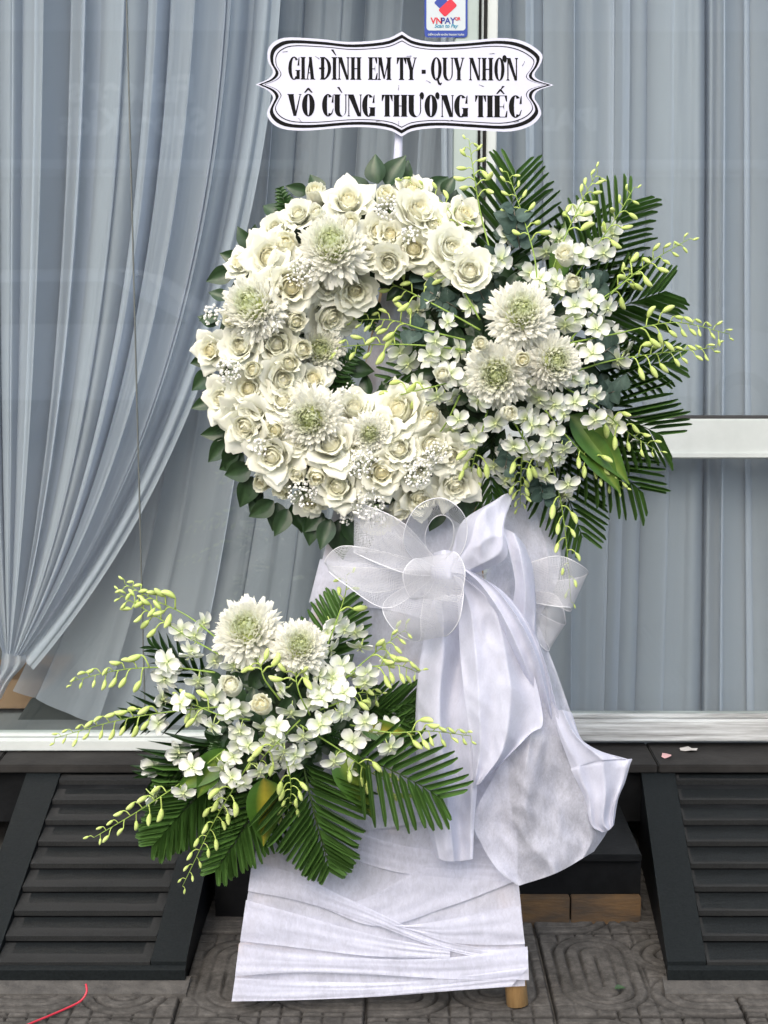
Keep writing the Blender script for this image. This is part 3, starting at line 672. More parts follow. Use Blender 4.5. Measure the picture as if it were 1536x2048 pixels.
flat('emblem', rot(884, 6, rrect(-12, 10, -11, 11, 3), R(45)), .0008, M_blue); flat('emblem', rot(897, 14, rrect(-19, 15, -10, 10, 4), R(-43)), .0010, M_red)
def sttext(s, px, py, sizepx, mat, italic=0., bold=0.):
    p = at(px, py, YK-.0012); k = (p-CAM).length/F
    obj('lettering', text_mesh('lettering', s, sizepx*k*1.35, mat, italic, bold*k), stk, Matrix.Translation(p) @ Matrix.Rotation(PI/2, 4, 'X'))
sttext('VN', 873, 47, 11.5, M_red, bold=.45); sttext('PAY', 896, 47, 11.5, M_navy, bold=.45); sttext('QR', 915, 40, 5.5, M_red, bold=.3)
sttext('Scan to Pay', 892, 55, 7.0, M_teal, .25, .2); sttext('ĐIỂM CHẤP NHẬN THANH TOÁN', 892, 71, 3.3, M_stw, 0, .12)

# ================================================================== FLOWER PARTS
def petal(L, Wd, a0, a1, a2, r0, z0, rcv, endw=.3, curl=.1, ruf=.02, nu=6, nv=7, seed=0, peak=.62):
    v = []; r, z = r0, z0; prof = []
    for j in range(nv+1):
        t = j/nv
        al = a0+(a1-a0)*min(1, t/.45) if t < .45 else a1+(a2-a1)*((t-.45)/.55)**1.6
        prof.append((r, z, al)); r += math.sin(R(al))*L/nv; z += math.cos(R(al))*L/nv
    for j, (r, z, al) in enumerate(prof):
        t = j/nv
        s = (max(t, .02)/peak)**.55 if t < peak else 1-(1-endw)*((t-peak)/(1-peak))**2.0
        ww = Wd*s; rc_ = max(rcv, r*.9)
        for i in range(nu+1):
            u = i/nu*2-1; ph = u*ww/rc_
            rr = r-rc_*(1-math.cos(ph)); y = rc_*math.sin(ph)
            k = curl*(u*u)*t*t; rr += k*math.cos(R(al)); zz = z-k*math.sin(R(al))*.9
            rn = ruf*noise.noise(Vector((t*2.3, u*1.7, seed*7.7)))*(.3+t)
            v.append((rr+rn, y, zz+rn*.6-.0))
    f = [(j*(nu+1)+i, j*(nu+1)+i+1, (j+1)*(nu+1)+i+1, (j+1)*(nu+1)+i) for j in range(nv) for i in range(nu)]
    return v, f
def rotz(v, a): c, s = math.cos(a), math.sin(a); return [(x*c-y*s, x*s+y*c, z) for x, y, z in v]
WHT = np.array((.91,.92,.77)); CRM = np.array((.94,.89,.62)); GRN = np.array((.82,.86,.60)); PAL = np.array((.935,.945,.83))
def colr(v, c_in, c_out, rmax): return [tuple(c_in+(c_out-c_in)*min(1, (max(0, math.hypot(x, y)/rmax)))**1.0) for x, y, z in v]
def rose_variant(kind, seed):
    rd = random.Random(seed); core = MB(); pets = []
    ni = {'star': 10, 'full': 13, 'bud': 8}[kind]; rmax = {'star': .50, 'full': .58, 'bud': .56}[kind]; h = {'star': .92, 'full': .80, 'bud': 1.15}[kind]
    warm = rd.uniform(.35, 1.0)
    for i in range(ni):
        q = i/(ni-1); r = .05+(rmax-.05)*q**.9
        v, f = petal(h*(1.02-.10*q), max(.12, r*1.45), 26, rd.uniform(-6, 4), (-38+58*q+rd.uniform(-7, 7)) if kind != 'bud' else (-44+34*q+rd.uniform(-6, 6)), r*.62, 0, max(.06, r), .62, .05, .03, 8, 6, seed+i)
        v = rotz(v, i*2.39996+rd.uniform(-.2, .2)); ci = PAL*(1-warm*(1-q*.75)) + CRM*warm*(1-q*.75)
        core.add(v, f, [tuple(ci*(.9+.1*min(1, z/h)) if z < h*.7 else ci) for x, y, z in v])
    top = h*{'star': .80, 'full': .74, 'bud': .80}[kind]      # packed inner petals read as a dome below the rims
    v, f = tube([(0,0,.05),(0,0,top*.55),(0,0,top*.80),(0,0,top*.92),(0,0,top*1.04),(0,0,top*1.12)], [rmax*.5,rmax*.80,rmax*.62,rmax*.36,rmax*.15,.01], 16)
    cd_ = PAL*(1-warm*.8)+CRM*warm*.8; core.add(v, f, [tuple(cd_)]*len(v))
    v, f = tube([(0,0,-.28),(0,0,-.12),(0,0,.02),(0,0,.1)], [.05,.16,.24,.1], 10); core.add(v, f, [(.22,.34,.10)]*len(v))
    spec = {'star': [(4, 1.10, .58, 62, 2, 30, .55), (5, 1.30, .62, 74, 18, 84, .36), (6, 1.50, .62, 84, 42, 112, .26)],
            'full': [(5, 1.02, .60, 64, 2, 26, .65), (6, 1.16, .64, 74, 14, 56, .62), (6, 1.32, .66, 82, 38, 80, .55)],
            'bud': [(3, 1.25, .62, 52, -4, 0, .55), (4, 1.28, .62, 64, 2, 26, .45)]}[kind]
    for li, (n_, L, Wd, a0, a1, a2, ew) in enumerate(spec):
        for i in range(n_):
            a = 2*PI*(i+.5*li+rd.uniform(-.22, .22))/n_
            v, f = petal(L*rd.uniform(.9, 1.08), Wd*rd.uniform(.9, 1.1), a0+rd.uniform(-5, 5), a1+rd.uniform(-8, 8), a2+rd.uniform(-22, 18), .05, -.02*li, .34+.08*li, ew*rd.uniform(.6, 1.3), rd.uniform(.08, .26) if kind == 'star' else rd.uniform(.02, .12), .11, 8, 8, seed*31+li*10+i)
            v = rotz(v, a); t_ = warm*(.30-.12*li)
            cin = GRN*.35+WHT*.65; co = (PAL*(1-max(0, t_))+CRM*max(0, t_))*rd.uniform(.965, 1.0)
            pets.append(mesh('petal', v, f, M_petal, colr(v, cin, co, .45)))
    return core.me('rose', M_petal), pets
ROSES = {k: [rose_variant(k, s+sd) for s in range(4)] for k, sd in (('star', 100), ('full', 200), ('bud', 300))}
def add_rose(parent, px, py, r, kind, d, off, rd):
    core, pets = ROSES[kind][rd.randrange(4)]; s = r*MM*{'star': 1.0, 'full': 1.10, 'bud': 1.25}[kind]
    d = Vector(d).normalized(); pos = sp(px, py, off) - d*s*.45
    Mx = frame(pos, d, rd.uniform(0, 6.28), s); o = obj('rose', core, parent, Mx)
    for p in pets: obj('petal', p, o, Mx)
    return o
def mum_variant(seed, n=520):
    rd = random.Random(seed); outer = MB(); heart = MB(); YG_ = np.array((.74,.84,.34)); WM = np.array((.95,.95,.86))
    for i in range(n):
        t = (i+.5)/n; a = i*2.39996+rd.uniform(-.15, .15)
        th = 4+100*t**.85+rd.uniform(-8, 8); L = (.34+.64*t**.7)*rd.uniform(.86, 1.1); wd = (.042+.046*t)*rd.uniform(.85, 1.2)
        cv = -78*(1-t)-44*t+rd.uniform(-28, 18)                  # bends towards the axis
        if t > .8: cv = rd.uniform(-50, 35)
        nv = 6; r, z = .04+.10*t, .25*(1-t)-.05; v = []; tw = rd.uniform(-.5, .5)
        for j in range(nv+1):
            q = j/nv; al = R(th+cv*(q**1.6)); w_ = wd*(.55+.6*q if q < .75 else 1.0-.75*((q-.75)/.25)**2)
            for u in (-1, 0, 1):
                dep = -wd*.75*(1 if u == 0 else 0)*(1-.35*q)      # channel
                v.append((r+math.cos(al)*-dep*-1, u*w_+tw*wd*q*q*u, z-math.sin(al)*-dep*-1))
            r += math.sin(al)*L/nv; z += math.cos(al)*L/nv
        f = [(j*3+k, j*3+k+1, j*3+k+4, j*3+k+3) for j in range(nv) for k in (0, 1)]
        k = .80*max(0, 1-t/.60)**1.3; tip = 1.0
        c = [tuple((WM*(1-k)+YG_*k)*(1-.0*t) if (m//3)/nv > .45 else (WM*.88+YG_*.12)*(1-k*.6)+YG_*k*.6) for m in range(len(v))]
        (heart if t < .22 else outer).add(rotz(v, a), f, c)
    v, f = tube([(0,0,-.06),(0,0,.10),(0,0,.30),(0,0,.43),(0,0,.50)], [.46,.58,.44,.24,.02], 16); outer.add(v, f, [tuple(WM*.6+YG_*.4) if q[2] < .3 else tuple(YG_) for q in v])
    v, f = tube([(0,0,-.35),(0,0,-.1),(0,0,.1)], [.05,.2,.12], 10); outer.add(v, f, [(.2,.32,.1)]*len(v))
    return outer.me('chrysanthemum', M_mum), heart.me('heart', M_mum)
MUMS = [mum_variant(s) for s in (1, 2, 3)]
def add_mum(parent, px, py, r, d, off, rd):
    a, h = MUMS[rd.randrange(3)]; d = Vector(d).normalized(); s = r*MM*1.06; Mx = frame(sp(px, py, off)-d*s*.2, d, rd.uniform(0, 6), s)
    o = obj('chrysanthemum', a, parent, Mx); obj('heart', h, o, Mx); return o
def orchid_variant(seed):
    rd = random.Random(seed); mb = MB(); WO = np.array((.84,.86,.80)); GO = np.array((.56,.68,.26))
    def pt(az, L, Wd, peak, bend, lift, cup, base=.05):
        v = []; nu, nv = 4, 6; c = []
        for j in range(nv+1):
            t = j/nv; s = math.sin(PI*min(1, (t/peak)**.8)*.5) if t < peak else math.sqrt(max(0, 1-((t-peak)/(1-peak))**2.4))
            al = lift+bend*t*t; x = base+L*t*math.cos(R(lift*.6+bend*t*.5)); z = L*t*math.sin(R(lift*.6+bend*t*.5))
            for i in range(nu+1):
                u = i/nu*2-1; v.append((x, u*Wd*max(s, .10 if j < nv else .03), z+cup*u*u*Wd+.04*noise.noise(Vector((t*2, u*2, seed+az)))))
                k = max(0, .70-t)*1.05; c.append(tuple(WO*(1-k)+GO*k))
        f = [(j*(nu+1)+i, j*(nu+1)+i+1, (j+1)*(nu+1)+i+1, (j+1)*(nu+1)+i) for j in range(nv) for i in range(nu)]
        mb.add(rotz(v, R(az)), f, c)
    o = rd.uniform(0, 14)
    pt(90, .95, .24, .45, -26-o, 24, .5); pt(-42, .92, .24, .4, -36-o, 16, .35); pt(-138, .92, .24, .4, -30, 16, .35)
    pt(18+rd.uniform(-9, 9), 1.0, .43, .6, -34-o, 24, .38); pt(162+rd.uniform(-9, 9), 1.0, .43, .6, -30, 24, .38)
    v = []; c = []                                                # lip: folded trumpet
    for j in range(6):
        t = j/5
        for i in range(5):
            u = i/4*2-1; ww = .12+.20*math.sin(PI*min(1, t*1.1)*.62); v.append((u*ww, -.08-.52*t*t-.05, .10+.32*t-.25*t*t+.32*u*u*(1-.6*t)))
            k = max(0, .8-t); c.append(tuple(WO*(1-k)+np.array((.58,.70,.20))*k))
    mb.add(v, [(j*5+i, j*5+i+1, j*5+i+6, j*5+i+5) for j in range(5) for i in range(4)], c)
    v, f = tube([(0,.0,.0),(0,-.02,.16),(0,-.06,.26)], [.09,.10,.03], 7); mb.add(v, f, [(.66,.74,.36)]*len(v))
    v, f = tube([(0,0,.03),(0,-.10,-.18),(0,-.16,-.42),(0,-.02,-.75)], [.10,.09,.05,.035], 7); mb.add(v, f, [(.52,.64,.22)]*len(v))
    return mb.me('blossom', M_orchid)
ORCH = [orchid_variant(s) for s in range(6)]
def bud_variant(seed):                                            # bud of unit length along +z with its curved pedicel
    rd = random.Random(seed); mb = MB(); hook = rd.uniform(.05, .28)
    pts = [(hook*math.sin(t*2.2)-hook*.5*t, 0, t) for t in (0, .12, .28, .45, .62, .78, .9, .97, 1)]
    v, f = tube(pts, [.05, .13, .185, .205, .20, .165, .11, .055, .012], 8)
    mb.add(v, f, [tuple(np.array((.42,.56,.11))*(1-q)+np.array((.62,.71,.28))*q) for q in [min(1, max(0, .25+p[2]*.6)) for p in v]])
    return mb.me('bud', M_bud)
BUDS = [bud_variant(s) for s in range(5)]
STEMC = (.24,.36,.07)
def spike(parent, path, nb, nf, rd, bsize=21, fsize=29, fr=(0., .45), rad=2.0, both=True):
    """orchid spike: path of (px,py,off); blossoms on the lower part, buds towards the tip"""
    P = [sp(*q) for q in catmull(path, 26)]
    mb = MB(); v, f = tube(P, [rad*MM*(1-.68*k/26) for k in range(27)], 6); mb.add(v, f, [STEMC]*len(v))
    kids = []; tot = sum((P[k+1]-P[k]).length for k in range(26))
    def pos(t): x = t*26; i = min(25, int(x)); return P[i].lerp(P[i+1], x-i), (P[i+1]-P[i]).normalized()
    for k in range(nb):
        q = k/max(1, nb-1); t = fr[1]+(1-fr[1])*(.04+.96*q)
        p, d = pos(t); sd = d.cross(NS).normalized()*(1 if (k % 2 == 0) else -1)
        s = bsize*MM*(1.12-.62*q)*rd.uniform(.85, 1.15); outd = (sd*rd.uniform(.6, 1.1) + d*rd.uniform(.25, .8) + NS*rd.uniform(-.3, .7)).normalized()
        pl = s*rd.uniform(.55, 1.0); e = p+outd*pl; bd = (outd*.45+d*rd.uniform(.1, .9)+Vector((0, 0, -rd.uniform(.1, .9)))+NS*rd.uniform(-.1, .5)).normalized()
        if q > .93: bd = (d+outd*.4).normalized()
        mid = p+outd*pl*.55+Vector((0, 0, pl*.22)); cv = [p, mid, e, e+bd*s*.12]
        v, f = tube([Vector(c) for c in catmull([tuple(c) for c in cv], 7)], s*.055, 5); mb.add(v, f, [(.42,.54,.13)]*len(v))
        kids.append((BUDS[rd.randrange(5)], frame(e, bd, rd.uniform(0, 6.28), s), 'bud'))
    for k in range(nf):
        t = fr[0]+(fr[1]-fr[0])*(k+.5)/nf; p, d = pos(t); sd = d.cross(NS).normalized()*(1 if k % 2 else -1)
        e = p+sd*fsize*MM*rd.uniform(.5, .9)+NS*.016
        v, f = tube([p, p.lerp(e, .5)+Vector((0, 0, .003)), e], .0011, 5); mb.add(v, f, [(.5,.6,.22)]*len(v))
        fd = NS+sd*rd.uniform(.1, .9)+d*rd.uniform(0, .6)+Vector((rd.uniform(-.3, .3), 0, rd.uniform(-.5, .1)))
        kids.append((ORCH[rd.randrange(6)], frame(e, fd, rd.uniform(-.5, .5), fsize*MM*rd.uniform(.85, 1.1)), 'blossom'))
    o = obj('orchid_spike', mb.me('orchid_spike', M_bud), parent)
    for me, Mx, nm in kids: obj(nm, me, o, Mx)
    return o
def blossom(parent, px, py, off, rd, r=29):
    d = NS*rd.uniform(.3, 1)+Vector((rd.uniform(-.9, .9), 0, rd.uniform(-.9, .4)))
    obj('orchid_blossom', ORCH[rd.randrange(6)], parent, frame(sp(px+rd.uniform(-3, 3), py+rd.uniform(-3, 3), off), d, rd.uniform(-.7, .7), r*MM*rd.uniform(.85, 1.12)))
# leaves: unit leaf along +y, width 1, normal +z
def leafmesh(name, wid, tip, mat, c1, c2, fold=.18, droop=.15, nv=8, cut=None, ser=0, stripe=None, seed=0, nu=4):
    v = []; c = []
    for j in range(nv+1):
        t = j/nv; s = math.sin(PI*t**(tip*.9))**.95*(1.12-.2*t) if 0 < t < 1 else 0
        if cut is not None: s = min(1, (t/.10)**.6)*(1-.35*t) if t < cut else (1-.35*t)*(1-.55*(t-cut)/(1-cut))
        s = max(s, .03)*(1+ser*(1 if j % 2 else -1))
        for i in range(nu+1):
            u = i/nu*2-1; cc = np.array(c1)*(1-t*.5)+np.array(c2)*t*.5
            if abs(u) < .05: cc = cc*1.35+.01
            if stripe: k = math.exp(-((u+.15)/.30)**2)*stripe[1]; cc = cc*(1-k)+np.array(stripe[0])*k
            v.append((u*wid*.5*s, t, fold*abs(u)*wid*s-droop*t*t+.02*noise.noise(Vector((t*3, u*2, seed))))); c.append(tuple(cc))
    f = [(j*(nu+1)+i, j*(nu+1)+i+1, (j+1)*(nu+1)+i+1, (j+1)*(nu+1)+i) for j in range(nv) for i in range(nu)]
    return mesh(name, v, f, mat, c)
G1, G2 = (.018,.048,.016), (.040,.085,.026)
LEAF = [leafmesh('leaf', .58+.08*k, .9, M_leaf, G1, G2, .22, .12+.1*k, seed=k, nv=10) for k in range(3)]
PLEAF = [leafmesh('leaflet', 1, 1, M_leaf, (.060,.140,.028), (.115,.230,.055), .20, .05*k, cut=.86, nv=7, seed=k) for k in range(3)]
PLEAFP = [leafmesh('leaflet', 1, .75, M_leaf, (.026,.072,.016), (.050,.120,.028), .3, .12, nv=8, seed=9+k) for k in range(2)]
ELEAF = [leafmesh('leaf', .95, .8, M_euc, (.040,.075,.060), (.080,.125,.100), .06, .10+.1*k, seed=20+k) for k in range(3)]
TI = [leafmesh('ti_leaf', .30, .75, M_leaf, (.06,.15,.02), (.09,.20,.03), .25, .12, nv=14, stripe=st_, seed=30) for st_ in ((((.30,.38,.05)), .75), (((.55,.42,.04)), .9))]
def leafM(base, tipd, nrm, L, wid=None):
    y = Vector(tipd).normalized(); z = Vector(nrm); z = (z-y*z.dot(y)).normalized(); x = y.cross(z)
    return Matrix.Translation(base) @ Matrix((x, y, z)).transposed().to_4x4() @ Matrix.Diagonal((wid or L, L, L, 1))
def inplane(a):                                                   # direction in the stand's plane, angle from +x anticlockwise
    return Vector((math.cos(a), 0, 0)) + UPS*math.sin(a)
def leaf(parent, px, py, off, a, Lpx, rd, kind=LEAF, name='leaf', out=.25):
    d = inplane(a)+NS*rd.uniform(-.15, out); nr = NS+Vector((rd.uniform(-.4, .4), 0, rd.uniform(-.3, .5)))
    obj(name, kind[rd.randrange(len(kind))], parent, leafM(sp(px, py, off), d, nr, Lpx*MM))
def frond(parent, b, tip, hw, n, rd, spread=46, prof='fan', lw=10, curve=0., kind=PLEAF, t0=.12, name='palm_frond'):
    """b, tip: (px,py,off)"""
    A, B = sp(*b), sp(*tip); ax = (B-A); L = ax.length; d0 = ax.normalized(); side = d0.cross(NS).normalized()
    P = [A+ax*t+side*curve*L*math.sin(PI*t)*.5+NS*(.02*math.sin(PI*t)) for t in np.linspace(0, 1, 13)]
    v, f = tube(P, [.0028*(1-.7*k/12) for k in range(13)], 6); o = obj(name, mesh(name, v, f, M_leaf, [(.10,.17,.05)]*len(v)), parent)
    for k in range(n):
        t = t0+(1-t0)*(k+.3)/n; x = t*12; i = min(11, int(x)); p = P[i].lerp(P[i+1], x-i); d = (P[i+1]-P[i]).normalized()
        for sgn in (-1, 1):
            g = R(spread*(1.10-.50*t)+rd.uniform(-2.5, 2.5)); ld = d*math.cos(g)+side*sgn*math.sin(g)
            if prof == 'fan': ln = hw*1.38*(1.0-.45*max(0, t-.4)/.6)
            elif prof == 'diamond': ln = hw*1.32*(1.10-.72*t)
            else: ln = hw*math.sin(PI*(.12+.8*t))**.6
            if t > .9: ln *= .8
            ln *= MM*rd.uniform(.95, 1.05)
            nr = NS+side*sgn*rd.uniform(-.30, .05)+UPS*rd.uniform(0, .3)
            obj('leaflet', kind[rd.randrange(len(kind))], o, leafM(p, ld+NS*rd.uniform(-.06, .10), nr, ln, lw*MM*rd.uniform(.85, 1.1)))
    return o
def fern(parent, b, tip, hw, rd):
    A, B = sp(*b), sp(*tip); d0 = (B-A).normalized(); side = d0.cross(NS).normalized(); v, f = tube([A, A.lerp(B, .5)+NS*.01, B], [.0012,.001,.0006], 5)
    o = obj('fern_frond', mesh('fern_frond', v, f, M_leaf, [(.05,.10,.03)]*len(v)), parent)
    for k in range(9):
        t = .1+.88*k/9; p = A.lerp(B, t)+NS*.01*math.sin(PI*t)
        for sgn in (-1, 1): obj('leaflet', PLEAFP[k % 2], o, leafM(p, d0*.55+side*sgn+NS*rd.uniform(-.2, .2), NS+d0*rd.uniform(-.3, .3), hw*MM*(1.1-.85*t), hw*MM*.42*(1.1-.6*t)))
def euc(parent, px, py, off, a, Lpx, n, r, rd):
    A = sp(px, py, off); d = (inplane(a)+NS*.15).normalized(); P = [A+d*Lpx*MM*t for t in (0, .5, 1)]
    v, f = tube(P, .0013, 5); o = obj('eucalyptus_sprig', mesh('eucalyptus_sprig', v, f, M_euc, [(.14,.13,.10)]*len(v)), parent)
    for k in range(n):
        t = .15+.85*(k//2)/max(1, n/2-.5); p = P[0].lerp(P[2], min(1, t)); sd = d.cross(NS)*(1 if k % 2 else -1)
        obj('leaf', ELEAF[rd.randrange(3)], o, leafM(p, sd*rd.uniform(.5, 1)+d*rd.uniform(.1, .8)+NS*rd.uniform(-.1, .6), NS+Vector((rd.uniform(-.7, .7), 0, rd.uniform(-.3, .8))), r*.8*MM*rd.uniform(.8, 1.15)))
ICO = None
def gyp(parent, px, py, off, r, n, rd):
    global ICO
    if ICO is None:
        import bmesh
        bm = bmesh.new(); bmesh.ops.create_icosphere(bm, subdivisions=1, radius=1); bm.verts.ensure_lookup_table()
        ICO = ([tuple(q.co) for q in bm.verts], [tuple(q.index for q in g.verts) for g in bm.faces]); bm.free()
    mb = MB(); c0 = sp(px, py, off-.04)
    for k in range(n):
        a = rd.uniform(0, 6.28); q = r*math.sqrt(rd.random()); p = sp(px+q*math.cos(a), py+q*math.sin(a), off+rd.uniform(-.012, .018)); s = rd.uniform(2.0, 3.8)*MM
        sx = [rd.uniform(.7, 1.15) for _ in range(len(ICO[0]))]
        mb.add([(p.x+x*s*m, p.y+y*s*m, p.z+z*s*m) for (x, y, z), m in zip(ICO[0], sx)], ICO[1], [(.92,.92,.86)]*len(ICO[0]))
        if k % 3 == 0:
            v, f = tube([c0, c0.lerp(p, .6)+Vector((rd.uniform(-.004, .004), 0, 0)), p], .0004, 3, False); mb.add(v, f, [(.16,.26,.08)]*len(v))
    obj('babys_breath', mb.me('babys_breath', M_gyp, False), parent, kind='stuff')

# ================================================================== WREATH
rd = random.Random(5)
WC = (735, 702)
wre = thing('flower_wreath', sp(735, 1050), 'round wreath of white roses and chrysanthemums on the easel', 'wreath')
v = []; f = []; na, nb_ = 72, 18
for i in range(na):
    a = 2*PI*i/na
    for k in range(nb_):
        q = 2*PI*k/nb_; rr = 212+88*math.cos(q)*(1+.06*noise.noise(Vector((a*4, q, 1)))); v.append(sp(WC[0]+rr*math.cos(a), WC[1]+rr*math.sin(a)*1.03, .062+.042*math.sin(q)+.006*noise.noise(Vector((a*9, q*3, 4)))))
for i in range(na):
    for k in range(nb_): f.append((i*nb_+k, ((i+1) % na)*nb_+k, ((i+1) % na)*nb_+(k+1) % nb_, i*nb_+(k+1) % nb_))
obj('moss_ring', mesh('moss_ring', v, f, noisy('moss', (.008,.018,.006), (.03,.05,.018), 60, .9, 1., 200)), wre)
def wre_off(px, py):
    q = math.hypot(px-WC[0], py-WC[1]); x = (q-212)/112; return .070+.075*math.sqrt(max(0, 1-min(1, abs(x))**2)), x
def wre_dir(px, py, tilt=.8):
    o, x = wre_off(px, py); rad = inplane(math.atan2(WC[1]-py, px-WC[0])); return NS+rad*x*tilt+Vector((rd.uniform(-.22, .22), 0, rd.uniform(-.15, .25)))
S, U_, B_ = 'star', 'full', 'bud'
wr = [(629,390,34,B_),(697,407,46,S),(595,431,33,U_),(637,430,22,B_),(550,460,33,U_),(539,516,46,S),(476,526,32,S),(580,573,50,S),(652,571,32,U_),(710,581,36,U_),(588,641,27,B_),(659,633,42,S),
 (484,692,36,U_),(552,686,44,U_),(414,701,38,S),(510,739,25,B_),(565,760,38,U_),(576,728,26,B_),(754,463,30,U_),(731,509,28,U_),(778,524,31,U_),(826,497,40,S),(839,430,46,U_),(829,373,42,S),(771,403,32,B_),(901,499,38,U_),(937,424,42,S),(939,543,38,U_),(576,492,30,B_),
 (497,777,35,U_),(440,798,42,S),(565,802,34,S),(495,849,48,S),(554,857,26,B_),(546,911,46,S),(663,889,50,S),(722,885,33,U_),(799,898,36,U_),(761,942,46,S),(863,893,46,S),(839,991,44,S),(916,970,48,S),(678,972,44,S),(599,942,24,B_),(633,947,25,B_),(522,960,32,B_),(565,974,30,B_),(616,1006,33,U_),
 (799,821,50,S),(708,817,34,U_),(863,836,26,B_),(757,1051,36,U_),(799,1017,30,B_),(625,760,34,S),(868,450,30,S),(885,540,28,S),(640,510,30,U_),(470,640,26,B_),(530,560,26,U_),(900,910,34,S),(720,1000,28,U_),(600,700,28,B_),(780,470,30,S),(700,450,26,B_),(515,820,28,U_),(600,880,26,U_),(830,940,30,U_),(690,640,24,U_),(760,860,34,S)]
for px, py, r, k in wr:
    o_, x = wre_off(px, py)
    if x > .7: q = 1-.055*min(1, (x-.7)/.5); px, py = WC[0]+(px-WC[0])*q, WC[1]+(py-WC[1])*(q+.02)
    add_rose(wre, px, py, r*(1.10 if x < .7 else .98), k, wre_dir(px, py, .70 if k != B_ else .9), o_+.004+(.045 if px > 900 else 0)+rd.uniform(-.006, .01), rd)
for px, py, r, tl in [(665,490,70,.55),(503,610,64,.7),(640,700,52,-.2),(620,838,62,.35),(740,868,40,.3)]:
    o_, x = wre_off(px, py); rad = inplane(math.atan2(WC[1]-py, px-WC[0])); add_mum(wre, px, py, r, NS+rad*tl*.6+UPS*.12, o_+.026, rd)
for px, py, r, n_ in [(775,415,26,70),(603,545,30,80),(425,632,22,45),(458,742,26,70),(700,790,24,60),(722,927,32,90),(835,945,30,90),(605,985,30,80),(735,1005,34,110),(694,1030,20,40),(540,645,20,40),(870,905,22,50),(655,800,20,40),(820,470,18,30),(520,895,18,30),(745,1025,30,70)]:
    o_, x = wre_off(px, py); gyp(wre, px, py, o_+.034, r, n_, rd)
for px, py, a, L in [(640,392,110,48),(615,385,165,44),(752,370,100,62),(775,372,60,66),(800,375,75,64),(735,395,130,60),(860,385,40,50),(885,395,65,44),(905,420,80,40),(715,400,95,50),(500,500,120,48),(505,495,75,46),(485,520,165,46),(470,540,200,52),(455,600,160,44),(440,630,190,44),(430,650,150,40),(425,715,200,46),(430,745,215,52),(440,760,190,46),(430,800,200,46),(445,830,235,44),(455,860,190,54),(460,880,225,62),(470,890,250,58),(490,905,215,62),(500,930,200,54),(505,950,250,62),(500,955,285,56),(520,975,240,58),(550,1000,215,54),(555,1005,265,58),(580,1010,300,60),(575,1015,245,58),(630,1030,260,64),(640,1035,290,58),(665,1035,250,62),(680,1040,275,72),(690,1040,300,66),(705,1045,260,60),(720,1050,285,58),(650,1025,225,50),(600,1020,270,52),(560,430,140,40),(920,560,-30,50),(690,590,-60,46),(745,600,-80,50),(700,620,-20,44),(735,800,100,50),(760,815,70,48),(780,810,110,52),(690,740,0,50),(900,1000,-60,56),(930,990,-90,50),(880,1010,-110,50),(470,780,230,48),(950,400,50,40)]:
    leaf(wre, px+rd.uniform(-4, 4), py+rd.uniform(-4, 4), .050+rd.uniform(-.012, .02), R(a), L*rd.uniform(.95, 1.15), rd)
for k in range(130):                                               # foliage tucked between the blooms
    a = rd.uniform(0, 6.28); q = rd.uniform(125, 300); px, py = WC[0]+q*math.cos(a), WC[1]+q*math.sin(a)
    leaf(wre, px, py, wre_off(px, py)[0]-.028, rd.uniform(0, 6.28), rd.uniform(34, 50), rd)
fern(wre, (585,450,.06), (558,372,.06), 34, rd); fern(wre, (715,590,.06), (748,665,.05), 32, rd); fern(wre, (650,770,.06), (728,690,.07), 40, rd); fern(wre, (660,750,.05), (715,790,.06), 36, rd)

# ================================================================== UPPER SPRAY
rd = random.Random(17)
spr = thing('orchid_spray', sp(1030, 1000), 'large spray of white orchids and palm fronds on the right of the wreath', 'flower spray')
SC = (1030, 700)
def so_(px, py, top=.215, base=.085, rad=260):
    q = math.hypot(px-SC[0], (py-SC[1])*.9)/rad; return base+(top-base)*max(0, 1-q*q)
# oasis block and dark foliage behind
v, f = tube([sp(1030, 800, .02), sp(1030, 700, .05), sp(1030, 600, .02)], [.055, .08, .055], 12)
obj('floral_foam', mesh('floral_foam', v, f, noisy('floral_foam', (.012,.03,.012), (.03,.05,.02), 40, .9)), spr)
FR = [((1000,600,.07),(1030,345,.05),105,13,50,'fan'),((1120,640,.06),(1262,405,.04),105,13,50,'fan'),((1110,660,.06),(1325,585,.05),105,13,46,'fan'),
      ((1120,720,.05),(1345,725,.05),80,12,44,'fan'),((1110,760,.05),(1320,870,.05),110,13,48,'fan'),((1090,780,.05),(1285,985,.04),105,13,46,'fan'),((1060,800,.05),(1165,1075,.04),95,15,46,'fan'),
      ((960,740,.06),(770,760,.05),60,8,40,'fan'),((950,690,.06),(790,690,.05),55,8,40,'fan'),((990,830,.06),(985,1010,.05),70,10,40,'fan'),((1080,620,.06),(1195,420,.03),80,10,46,'fan')]
for b_, t_, hw, n_, spd, pr in FR: frond(spr, b_, t_, hw, n_, rd, spd, pr, 10, rd.uniform(-.12, .12))
for b_, t_, Ln, k in [((1140,830),(1268,965),190,0),((1150,860),(1250,985),150,0),((1110,560),(1135,440),130,0)]:
    d = sp(*t_, .115)-sp(*b_, .12); obj('ti_leaf', TI[k], spr, leafM(sp(*b_, .12), d, NS+Vector((.3,0,.2)), d.length, d.length*1.25))
for k in range(190):
    a = rd.uniform(0, 6.28); q = 190*math.sqrt(rd.random()); px, py = SC[0]+q*math.cos(a)*.95, SC[1]+20+q*math.sin(a)*1.05
    leaf(spr, px, py, so_(px, py)-.055-rd.uniform(0, .03), rd.uniform(0, 6.28), rd.uniform(38, 58), rd)
